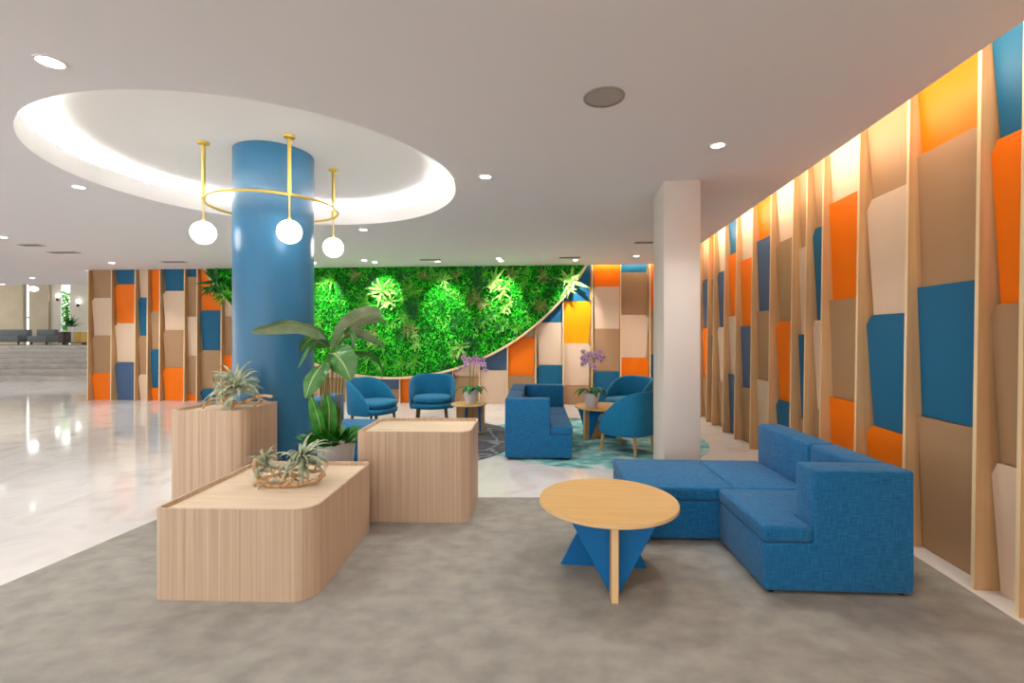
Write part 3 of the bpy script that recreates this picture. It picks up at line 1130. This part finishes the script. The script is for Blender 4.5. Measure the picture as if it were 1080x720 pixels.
# ------------------------------------------------------------------ ceiling fittings
def downlight(px, py, label, r=0.05, power=1.0, pos=None):
    p = at_z(px, py, CEIL) if pos is None else Vector((pos[0], pos[1], CEIL))
    root = thing('downlight', label, 'ceiling light', p, 0, 'recessed ceiling downlights')
    bm = bmesh.new()
    lathe(bm, [(r, -0.001), (r + 0.014, -0.001), (r + 0.012, -0.006), (r, -0.006)], 0, 0, 32, cap=False)
    obj('trim_ring', bm, M['white'], root)
    bm = bmesh.new()
    lathe(bm, [(0, -0.003), (r, -0.003)], 0, 0, 32, cap=False)
    obj('lens', bm, M['lens'], root)
    if power:
        ld = bpy.data.lights.new('downlight_or_fill_lamp', 'SPOT')
        ld.energy = SPOT_W * power
        ld.color = CLEAN_LED
        ld.spot_size = math.radians(120)
        ld.spot_blend = 0.8
        ld.shadow_soft_size = 0.22
        lo = bpy.data.objects.new('downlight_or_fill_lamp', ld)
        COL.objects.link(lo)
        lo.parent = root
        lo.location = (0, 0, -0.03)
    return root


downlight(53, 65, 'ceiling downlight at the upper left corner, in front of the round recess', 0.06)
downlight(757, 153, 'ceiling downlight above the near sofa, right part of the ceiling')
downlight(512, 186, 'ceiling downlight just right of the round recess', power=1.25)
downlight(83, 197, 'ceiling downlight just left below the round recess', power=1.6)
downlight(383, 242, 'small ceiling downlight right behind the edge of the round recess', power=1.6)
downlight(3, 250, 'ceiling downlight cut by the left edge, over the marble floor', power=1.7)
downlight(118, 277, 'ceiling downlight in front of the left end of the back wall', power=1.7)
downlight(34, 293, 'ceiling downlight over the steps in the far left', power=1.8)
downlight(3, 299.5, 'ceiling downlight at the far left edge above the grey sofa')
downlight(384, 274.4, 'ceiling downlight above the green wall, right of the column', power=1.7)
downlight(526, 272.4, 'ceiling downlight above the right half of the green wall', power=1.7)
downlight(671, 269.7, 'ceiling downlight left of the white pillar near the back wall', power=1.6)

# unseen fill spots without fittings, added to brighten the near carpet and ceiling
for gx, gy in ((0.6, 1.3), (-1.4, 0.6), (1.2, -0.4), (-3.6, 1.6)):
    ld = bpy.data.lights.new('downlight_or_fill_lamp', 'SPOT')
    ld.energy = SPOT_W * 0.7
    ld.color = CLEAN_LED
    ld.spot_size = math.radians(130)
    ld.spot_blend = 0.9
    ld.shadow_soft_size = 0.22
    lo = bpy.data.objects.new('downlight_or_fill_lamp', ld)
    COL.objects.link(lo)
    lo.location = (gx, gy, CEIL - 0.03)

# wall washers over the green wall
def washer(px, label, aim, power, color=CLEAN_LED, off=0.85, size=58):
    t = bw_t(px)
    p = BW.p(t, off, CEIL)
    root = thing('spot_washer', label, 'ceiling light', p, 0, 'small spots washing the green wall')
    bm = bmesh.new()
    lathe(bm, [(0.0, -0.005), (0.035, -0.005), (0.045, -0.001)], 0, 0, 24, cap=False)
    obj('lens', bm, M['lens'], root)
    ld = bpy.data.lights.new('washer_lamp', 'SPOT')
    ld.energy = power
    ld.color = color
    ld.spot_size = math.radians(size)
    ld.spot_blend = 0.7
    ld.shadow_soft_size = 0.03
    lo = bpy.data.objects.new('washer_lamp', ld)
    COL.objects.link(lo)
    lo.parent = root
    lo.location = (0, 0, -0.03)
    tgt = BW.p(aim[0], 0.15, aim[1])
    d = tgt - (p + Vector((0, 0, -0.03)))
    lo.rotation_euler = d.to_track_quat('-Z', 'Y').to_euler()


for px, tx, ty, lb in ((348, 348, 320, 'tiny spot washing the green wall beside the blue column'),
                       (408, 408, 312, 'tiny spot washing the green wall above the plant leaves'),
                       (470, 470, 325, 'tiny spot washing the middle of the green wall'),
                       (532, 532, 315, 'tiny spot washing the right part of the green wall'),
                       (605, 606, 320, 'tiny spot washing the right tip of the green wall')):
    t, z = on_wall(tx, ty)
    washer(px, lb, (t, z), 56)

# round speaker and slot air vents
sp = thing('ceiling_speaker', 'round grey ceiling speaker above the coffee table', 'speaker', at_z(637, 102, CEIL))
bm = bmesh.new()
lathe(bm, [(0.112, -0.001), (0.13, -0.001), (0.128, -0.008), (0.112, -0.008)], 0, 0, 40, cap=False)
obj('trim_ring', bm, M['grey_trim'], sp)
bm = bmesh.new()
lathe(bm, [(0, -0.005), (0.113, -0.005)], 0, 0, 40, cap=False)
obj('grille', bm, M['speaker'], sp)


def vent(px0, px1, py, label):
    p0, p1 = at_z(px0, py, CEIL), at_z(px1, py, CEIL)
    w = (p1 - p0).length
    root = thing('air_vent', label, 'air vent', (p0 + p1) / 2, -0.05, 'slot air vents in the ceiling')
    bm = bmesh.new()
    box(bm, -w / 2, w / 2, -0.07, 0.07, -0.008, -0.001)
    obj('frame', bm, M['grey_trim'], root)
    for k in range(3):
        bm = bmesh.new()
        y = -0.045 + 0.045 * k
        box(bm, -w / 2 + 0.02, w / 2 - 0.02, y - 0.015, y + 0.015, -0.010, -0.0075)
        obj('slot', bm, M['slot_dark'], root)


vent(21.7, 44.6, 258.3, 'slot air vent on the far left ceiling, left of another vent')
vent(52, 83, 266, 'slot air vent on the far left ceiling, longer and farther back')
vent(171, 196, 276, 'slot air vent in front of the left back wall panels')
vent(443, 465, 273.7, 'slot air vent above the middle of the green wall')
vent(589.6, 612, 271.3, 'slot air vent above the right tip of the green wall')
vent(669.6, 689, 255.5, 'slot air vent close to the left side of the white pillar')

# ------------------------------------------------------------------ tall potted plant
PY = 4.12
pot_c = Vector((-1.53, PY, 0.0))
pl = thing('potted_plant', 'tall potted plant with big arching leaves in a white pot by the column', 'plant', pot_c)
bm = bmesh.new()
lathe(bm, [(0.0, 0.008), (0.115, 0.008), (0.122, 0.04), (0.155, 0.52), (0.164, 0.61), (0.158, 0.618), (0.148, 0.61), (0.142, 0.56)], 0, 0, 48, cap=False)
obj('pot', bm, M['pot'], pl, 40)
bm = bmesh.new()
lathe(bm, [(0.0, 0.575), (0.09, 0.58), (0.144, 0.57)], 0, 0, 32, cap=False)
obj('soil', bm, M['soil'], pl)


def P(px, py, dy=0.0):
    return at(px, py, PY + dy) - pot_c


# (midrib control points as pixels and depth, half width, material, side vector, fold)
LEAVES = [
    ([(347, 364, 0), (335, 350, -.05), (308, 342, -.12), (282, 346, -.16), (265, 350, -.18)], .105, 'leaf_grey', (0.2, -.75, .6), .3),
    ([(350, 366, 0), (362, 348, .02), (378, 336, .03), (396, 331, .04), (404, 336, .05)], .10, 'leaf_grey', (-.3, -.7, .7), .35),
    ([(356, 360, .1), (372, 346, .14), (390, 339, .2), (408, 338, .24)], .06, 'leaf_grey', (0, -.7, .7), .3),
    ([(346, 372, -.1), (354, 374, -.18), (363, 385, -.22), (370, 401, -.22)], .15, 'leaf', (1, -.15, .75), .25),
    ([(345, 380, -.12), (338, 386, -.18), (329, 400, -.22), (322, 420, -.22)], .125, 'leaf', (1, -.2, .4), .25),
    ([(352, 380, .05), (372, 374, .05), (392, 377, .05), (401, 388, .05), (403, 400, .05)], .05, 'leaf', (0.1, -.8, .5), .4),
    ([(346, 366, 0), (334, 360, -.1), (322, 370, -.16), (314, 388, -.18)], .10, 'leaf', (.6, -.6, .6), .3),
    ([(354, 366, .05), (368, 352, .08), (388, 357, .1), (405, 366, .1)], .07, 'leaf_grey', (0, -.6, .8), .4),
    ([(354, 364, .0), (366, 350, -.02), (371, 356, -.05), (372, 370, -.06)], .06, 'leaf', (.8, -.6, .1), .3),
    ([(346, 366, .05), (333, 356, .1), (322, 362, .12), (316, 372, .14)], .09, 'leaf_fresh', (.3, -.7, .7), .3),
    ([(342, 466, -.02), (338, 450, -.05), (333, 432, -.07), (327, 416, -.08)], .075, 'leaf_fresh', (1, -.2, .2), .35),
    ([(346, 466, .0), (347, 448, -.03), (347, 430, -.05), (344, 414, -.06)], .08, 'leaf_fresh', (1, .2, .0), .35),
    ([(349, 466, .0), (352, 452, .03), (355, 438, .05), (356, 428, .05)], .06, 'leaf_fresh', (1, .3, .0), .35),
    ([(348, 362, .0), (338, 352, .0), (326, 346, .0), (318, 348, .02)], .09, 'leaf_grey', (0.2, -.6, .75), .3),
]
for ctrl, w, mt, sd, fold in LEAVES:
    pts = spline([P(*c) for c in ctrl], 18)
    bm = bmesh.new()
    blade(bm, pts, w * 0.86, sd, fold, 0, 1, wave=0.06)
    obj('leaf', bm, [M[mt], M['leaf_rib']], pl, 70, recalc=False)
    for p in pl.children[-1].data.polygons:
        p.use_smooth = True
for (x0, x1, y1, dy) in ((340, 337, 384, -.12), (342, 341, 380, -.1), (345, 345, 376, 0), (348, 346, 366, 0), (350, 350, 366, .02), (352, 356, 372, .08),
                         (354, 360, 376, .1), (356, 364, 380, .1), (347, 352, 374, -.05), (344, 343, 392, -.05)):
    bm = bmesh.new()
    tube(bm, spline([P(348 + (x0 - 348) * 1.3, 468, dy * .3), P(x0 * .6 + x1 * .4, 432, dy * .5), P(x1, y1, dy)], 10), [0.0085 - 0.0004 * i for i in range(10)], 8)
    obj('stem', bm, M['stem'], pl, 60)
bm = bmesh.new()
rr = random.Random(11)
for k in range(190):
    a, r = rr.uniform(0, 2 * PI), 0.155 * math.sqrt(rr.random())
    b = Vector((r * math.cos(a), r * math.sin(a), 0.58))
    az, L = a + rr.uniform(-.6, .6), rr.uniform(0.07, 0.17)
    el = rr.uniform(0.15, 1.2)
    d = Vector((math.cos(az) * math.cos(el), math.sin(az) * math.cos(el), math.sin(el)))
    tip = b + d * L + Vector((math.cos(az) * .05, math.sin(az) * .05, -0.01))
    if tip.x > 0.23 and tip.z < 0.76:
        continue
    pts = spline([b, b + d * L * .5, tip], 6)
    blade(bm, pts, rr.uniform(0.024, 0.042), (-math.sin(az), math.cos(az), 0.1), 0.3, 0)
o = obj('undergrowth', bm, M['leaf_fresh'], pl, 70, recalc=False)
o['kind'] = 'stuff'

# ------------------------------------------------------------------ orchids
def orchid(label, loc, heads, height, seed, k=1.0):
    root = thing('potted_orchid', label, 'plant', loc, 0, 'pink orchids in white pots')
    r = random.Random(seed)
    bm = bmesh.new()
    lathe(bm, [(0, 0), (0.07 * k, 0), (0.078 * k, 0.02), (0.112 * k, 0.18 * k), (0.105 * k, 0.185 * k), (0.1 * k, 0.165 * k)], 0, 0, 36, cap=False)
    obj('pot', bm, M['pot'], root, 40)
    bm = bmesh.new()
    lathe(bm, [(0, 0.16 * k), (0.102 * k, 0.16 * k)], 0, 0, 24, cap=False)
    obj('soil', bm, M['soil'], root)
    for i in range(8):
        a = 2 * PI * i / 8 + r.uniform(-.3, .3)
        bm = bmesh.new()
        d = Vector((math.cos(a), math.sin(a), 0))
        L = r.uniform(0.17, 0.25) * k
        b = Vector((0, 0, 0.165 * k))
        pts = spline([b, b + d * L * .45 + Vector((0, 0, 0.085)), b + d * L * .85 + Vector((0, 0, 0.06)), b + d * L * 1.1 + Vector((0, 0, -0.02))], 9)
        blade(bm, pts, 0.036 * k, (-d.y, d.x, 0), 0.35)
        o = obj('leaf', bm, M['fern_dark'], root, 70, recalc=False)
    for (sx, sy, ex, ez) in heads:
        bm = bmesh.new()
        ctrl = [Vector((sx, sy, 0.16 * k)), Vector((sx * 1.2, sy, height * .6)), Vector((sx + (ex - sx) * .25, sy, height * .93)), Vector((sx + (ex - sx) * .7, sy - .03, height)), Vector((ex, sy - .05, ez))]
        pts = spline(ctrl, 20)
        tube(bm, pts, 0.005, 6)
        stem = obj('stem', bm, M['stem'], root, 60)
        for j in range(9):
            p = pts[19 - j] if j < 8 else pts[10]
            p = p + Vector((r.uniform(-.05, .05), r.uniform(-.05, 0.02), r.uniform(-.06, .04)))
            bm = bmesh.new()
            S = 0.042 * k
            fa = r.uniform(-.5, .5)
            for q in range(5):
                a = PI / 2 + 2 * PI * q / 5
                tip = Vector((math.cos(a), -0.15, math.sin(a))) * S
                blade(bm, [Vector((0, 0, 0)), tip * .35, tip * .7 + Vector((0, -.004, 0)), tip], S * (.42 if q in (1, 4) else .3), (-math.sin(a), 0, math.cos(a)), 0.15, 0)
            bmesh.ops.create_uvsphere(bm, u_segments=8, v_segments=6, radius=S * .26, matrix=Matrix.Translation((0, -S * .2, -S * .1)))
            for f in bm.faces:
                if f.calc_center_median().length < S * .5 and f.calc_center_median().y < -S * 0.02 and f.calc_area() < S * S * .06 and len(f.verts) <= 4 and f.index == -1:
                    pass
            # the sphere faces are the last ones made
            bm.faces.ensure_lookup_table()
            for f in bm.faces[5 * 15:]:
                f.material_index = 1
            bm.transform(Matrix.Rotation(fa, 4, 'Z'))
            o = obj('flower', bm, [M['orchid'], M['orchid_eye']], stem, 70, recalc=False)
            o.location = p
    return root


orchid('pink orchid in white pot on the small left side table', (-0.63, 7.25, 0.4630), [(0.0, 0, -.10, .57), (0.03, 0.02, .2, .53), (-.02, .02, .08, .63)], 0.70, 5, 1.05)
orchid('pink orchid in white pot on the round table before the armchairs', (1.16, 6.93, 0.4570), [(-.02, 0, -.12, .64), (0.03, 0.02, .17, .69), (.02, .0, .03, .57)], 0.77, 9, 1.12)

# ------------------------------------------------------------------ air plants on driftwood
def air_plant(label, loc, n, L, tilt, seed, w=0.011, low=0.0):
    r = random.Random(seed)
    bm = bmesh.new()
    for i in range(n):
        az = r.uniform(0, 2 * PI)
        el = r.uniform(-0.3, 1.5)
        strap(bm, (0, 0, 0), az, el, L * r.uniform(.75, 1.1), w * r.uniform(.8, 1.15), r.uniform(1.8, 4.2), 14, 0, r.uniform(-.7, .7))
    bm.transform(Matrix.Rotation(tilt[0], 4, 'X') @ Matrix.Rotation(tilt[1], 4, 'Y'))
    for v in bm.verts:
        v.co.z = max(v.co.z, low - loc[2] + 0.003 + 0.004 * r.random())
    o = obj('air_plant', bm, M['air'], None, 70, recalc=False)
    for p in o.data.polygons:
        p.use_smooth = True
    o.location = loc
    return tag(o, label, 'plant', 'silvery air plants')


def driftwood(label, loc, branches, seed):
    r = random.Random(seed)
    bm = bmesh.new()
    for ctrl, r0, r1 in branches:
        n = 14
        pts = spline(ctrl, n)
        pts = [p + Vector((r.uniform(-1, 1), r.uniform(-1, 1), r.uniform(-1, 1))) * 0.004 for p in pts]
        tube(bm, pts, [(r0 + (r1 - r0) * i / (n - 1)) * r.uniform(.8, 1.2) for i in range(n)], 8)
    o = obj('driftwood', bm, M['drift'], None, 70)
    o.location = loc
    return tag(o, label, 'driftwood', 'driftwood pieces')


# front planter: basket-like wood 266..340 px wide
T1 = 0.524 - 0.0275
c = at_z(303, 512, T1)
# pixel offsets on this planter: 1 px is about 0.0062 m
u = 0.0064
DW = [
    ([(-37 * u, 0.03, 24 * u), (-34 * u, .02, 12 * u), (-25 * u, -.02, 5 * u), (-10 * u, -.05, 1.5 * u), (12 * u, -.03, 2 * u), (30 * u, .02, 5 * u), (36 * u, .04, 10 * u)], .016, .012),
    ([(-37 * u, 0.03, 24 * u), (-30 * u, .08, 16 * u), (-10 * u, .11, 12 * u), (12 * u, .11, 10 * u), (30 * u, .07, 11 * u), (36 * u, .04, 11 * u)], .014, .011),
    ([(-34 * u, -0.02, 1.0 * u), (-28 * u, -.01, 5 * u), (-18 * u, .02, 9 * u), (2 * u, .0, 12 * u), (20 * u, 0, 8 * u)], .012, .008),
    ([(-22 * u, -.10, 0.9 * u), (-17 * u, -.05, 7 * u), (-8 * u, -.04, 14 * u), (4 * u, -.03, 10 * u)], .007, .006),
    ([(-28 * u, .02, 14 * u), (-14 * u, -.02, 14 * u), (2 * u, -.04, 6 * u), (14 * u, -.05, 3 * u)], .008, .006),
    ([(0, -.07, 1.2 * u), (8 * u, -.03, 8 * u), (16 * u, .02, 14 * u), (26 * u, .05, 12 * u)], .010, .007),
    ([(-10 * u, .10, 1.4 * u), (-4 * u, .06, 8 * u), (6 * u, .02, 6 * u), (16 * u, -.03, 4 * u)], .009, .007),
    ([(-37 * u, .03, 23 * u), (-33 * u, .04, 27 * u), (-26 * u, .06, 27 * u)], .012, .005),
    ([(28 * u, .1, 1.6 * u), (31 * u, .07, 8 * u), (36 * u, .03, 11 * u), (33 * u, 0, 5 * u)], .010, .008),
]
driftwood('open basket-like driftwood on top of the low front planter', (c.x, c.y, T1 + 0.004), DW, 2)
air_plant('large silvery air plant on the front driftwood', (c.x + 15 * u, c.y, T1 + 25 * u), 58, 0.25, (.35, .15), 21, 0.0145, T1)
air_plant('smaller browner air plant at the left end of the front driftwood', (c.x - 22 * u, c.y + .02, T1 + 21 * u), 46, 0.17, (.3, -.3), 22, 0.007, T1)

# tall planter: one air plant on a root
T2 = 0.908 - 0.0275
c = at(247, 428, 3.98)
c.z = T2
u = 0.0080
DW2 = [
    ([(-31 * u, -.02, 0.8 * u), (-25 * u, -.01, 9 * u), (-14 * u, 0, 11 * u), (-4 * u, 0, 6 * u), (2 * u, .0, 3 * u)], .010, .016),
    ([(-18 * u, .02, 22 * u), (-20 * u, .02, 15 * u), (-14 * u, .01, 10 * u), (-6 * u, 0, 4 * u), (0, -.02, 1.9 * u)], .007, .016),
    ([(-4 * u, 0, 10 * u), (4 * u, .02, 5 * u), (16 * u, .03, 10 * u), (28 * u, .03, 13 * u), (38 * u, .03, 12 * u)], .012, .012),
    ([(22 * u, .03, 12 * u), (30 * u, .02, 8 * u), (40 * u, .02, 6 * u)], .008, .004),
    ([(2 * u, -.04, 0.9 * u), (6 * u, -.02, 5 * u), (10 * u, .02, 8 * u)], .007, .006),
    ([(18 * u, .05, 1.0 * u), (22 * u, .04, 6 * u), (27 * u, .03, 12 * u)], .006, .007),
]
driftwood('gnarled driftwood root on top of the tall left planter', (c.x, c.y, T2 + 0.004), DW2, 4)
air_plant('silvery curly air plant on the tall left planter', (c.x + 3 * u, c.y, T2 + 21 * u), 62, 0.32, (.55, .15), 31, 0.018, T2)

# ------------------------------------------------------------------ stair hall in the far left
st = thing('staircase', 'wide pale stone steps leading up in the far left', 'stairs', (-21, 15.6, 0))
for k in range(7):
    bm = bmesh.new()
    box(bm, -9, 11.08, 0.9 * k, 0.9 * (k + 1) + (2.45 if k == 6 else 0.02), 0 if k == 0 else 0.15 * k - .01, 0.15 * (k + 1))
    obj('step', bm, M['stone'], st)
LZ = 1.05
# far wall pieces
def wall_piece(name, px0, px1, Y, m, z0=0, z1=4.4, th=0.04):
    bm = bmesh.new()
    box(bm, (px0 - 540) / F * Y, (px1 - 540) / F * Y, Y, Y + th, z0, z1)
    return struct(obj(name, bm, M[m]))


YW = 25.0
wall_piece('wall_far', -80, 27.4, YW, 'pale_wall')
wall_piece('wall_far', 30.8, 64, YW, 'pale_wall')
wall_piece('wall_far', 74, 160, YW, 'pale_wall')
wall_piece('wall_far_pier', -80, 24, YW - 0.115, 'beige', th=0.10)
wall_piece('wall_far_pier', 30.4, 51, YW - 0.115, 'beige', th=0.10)
bm = bmesh.new()
box(bm, -9.9, -9.7, 11.4, 26, 0, 4.4)
struct(obj('wall_hall_right', bm, M['pale_wall']))


def window(i, px0, px1):
    root = bpy.data.objects.new('window_%d' % i, None)
    COL.objects.link(root)
    root['kind'] = 'structure'
    x0, x1 = (px0 - 540) / F * YW, (px1 - 540) / F * YW
    bm = bmesh.new()
    box(bm, x0, x1, YW + .02, YW + .03, LZ, 4.4)
    obj('window_pane', bm, M['glass'], root)
    bm = bmesh.new()
    for a, b in ((x0, x0 + .015), (x1 - .015, x1)):
        box(bm, a, b, YW + .01, YW + .04, LZ, 4.4)
    obj('window_frame', bm, M['white'], root)


window(1, 27.4, 30.8)
window(2, 64, 74)
# tree outside the window
tr = thing('tree', 'leafy green tree seen through the far window', 'tree', (-25.2, 26.8, 0))
bm = bmesh.new()
tube(bm, [(0, 0, 0), (.05, 0, 1.6), (0, .05, 3.2)], [.12, .09, .05], 8)
obj('trunk', bm, M['brown'], tr)
bm = bmesh.new()
r = random.Random(8)
for i in range(1500):
    p = Vector((r.gauss(0, .7), r.gauss(0, .35), r.uniform(1.2, 3.9)))
    a = r.uniform(0, 2 * PI)
    strap(bm, p, a, r.uniform(-.4, .8), .26, .07, .6, 4)
obj('foliage', bm, M['fern_mid'], tr, recalc=False)

for px0, px1, lb in ((-12, 21, 'grey sofa on the landing at the far left edge'), (30.5, 50.5, 'grey sofa on the landing between slit window and pale wall')):
    Y = 23.2
    x0, x1 = (px0 - 540) / F * Y, (px1 - 540) / F * Y
    root = thing('grey_sofa', lb, 'sofa', ((x0 + x1) / 2, Y, LZ), 0, 'grey sofas on the landing')
    w = (x1 - x0) / 2
    part_box('seat', root, (-w, w, -.1, .6, .12, .42), .04, 'grey_sofa')
    part_box('backrest', root, (-w, w, .35, .62, .40, .74), .05, 'grey_sofa')
    for sx in (-1, 1):
        part_box('leg', root, (sx * (w - .1) - .03, sx * (w - .1) + .03, 0, .06, 0, .13), .005, 'foot')

# console shelf with plant
Y = 22.6
x0, x1 = (65.5 - 540) / F * Y, (91 - 540) / F * Y
cs = thing('console_shelf', 'low open shelf with gold and dark sides on the landing by the window', 'shelf', ((x0 + x1) / 2, Y, LZ))
w = (x1 - x0) / 2
part_box('top', cs, (-w, w, -.2, .2, .62, .66), .005, 'white')
part_box('shelf', cs, (-w, w, -.19, .19, .08, .12), .004, 'brown')
part_box('side', cs, (-w, -w + .25, -.19, .19, .1, .62), .004, 'brown', 'dark brown side')
part_box('side', cs, (w - .42, w - .1, -.19, .19, .1, .62), .004, 'gold', 'ochre side')
for sx in (-1, 1):
    part_box('leg', cs, (sx * (w - .1) - .03, sx * (w - .1) + .03, -.1, .1, 0, .085), .003, 'brown')
root = thing('potted_shrub', 'small dark green potted plant on the low shelf by the far window', 'plant', ((x0 + x1) / 2 - .18, Y, LZ + .66))
bm = bmesh.new()
lathe(bm, [(0, 0), (.09, 0), (.12, .2), (.11, .2), (.1, .17), (0, .17)], 0, 0, 20, cap=False)
obj('pot', bm, M['pot'], root)
bm = bmesh.new()
for i in range(70):
    strap(bm, (0, 0, .17), r.uniform(0, 2 * PI), r.uniform(.3, 1.4), r.uniform(.4, .75), .03, r.uniform(.4, 1.4), 6)
obj('foliage', bm, M['fern_dark'], root, recalc=False)

# pendant globe and two sconces of the hall
p = at(35.4, 304.5, 22.0)
root = thing('pendant_lamp', 'small round white pendant lamp hanging over the landing', 'lamp', p)
bm = bmesh.new()
bmesh.ops.create_uvsphere(bm, u_segments=24, v_segments=14, radius=0.17)
bm.transform(Matrix.Diagonal((1, 1, .65, 1)))
obj('shade', bm, M['globe'], root, 80)
bm = bmesh.new()
lathe(bm, [(.006, .1), (.006, 4.4 - p.z)], 0, 0, 8)
obj('cord', bm, M['foot'], root)
for px, py, lb in ((62, 313, 'wall sconce left of the far window'), (83.5, 319, 'wall sconce right of the far window')):
    q = at(px, py, YW)
    root = thing('wall_sconce', lb, 'lamp', q, 0, 'wall sconces by the far window')
    bm = bmesh.new()
    lathe(bm, [(.05, -.22), (.05, -.05)], 0, -.08, 16)
    obj('holder', bm, M['foot'], root)
    bm = bmesh.new()
    lathe(bm, [(.045, -.05), (.075, .12)], 0, -.08, 16)
    obj('shade', bm, M['globe'], root)
    bm = bmesh.new()
    box(bm, -.02, .02, -.08, -.001, -.16, -.12)
    obj('arm', bm, M['foot'], root)
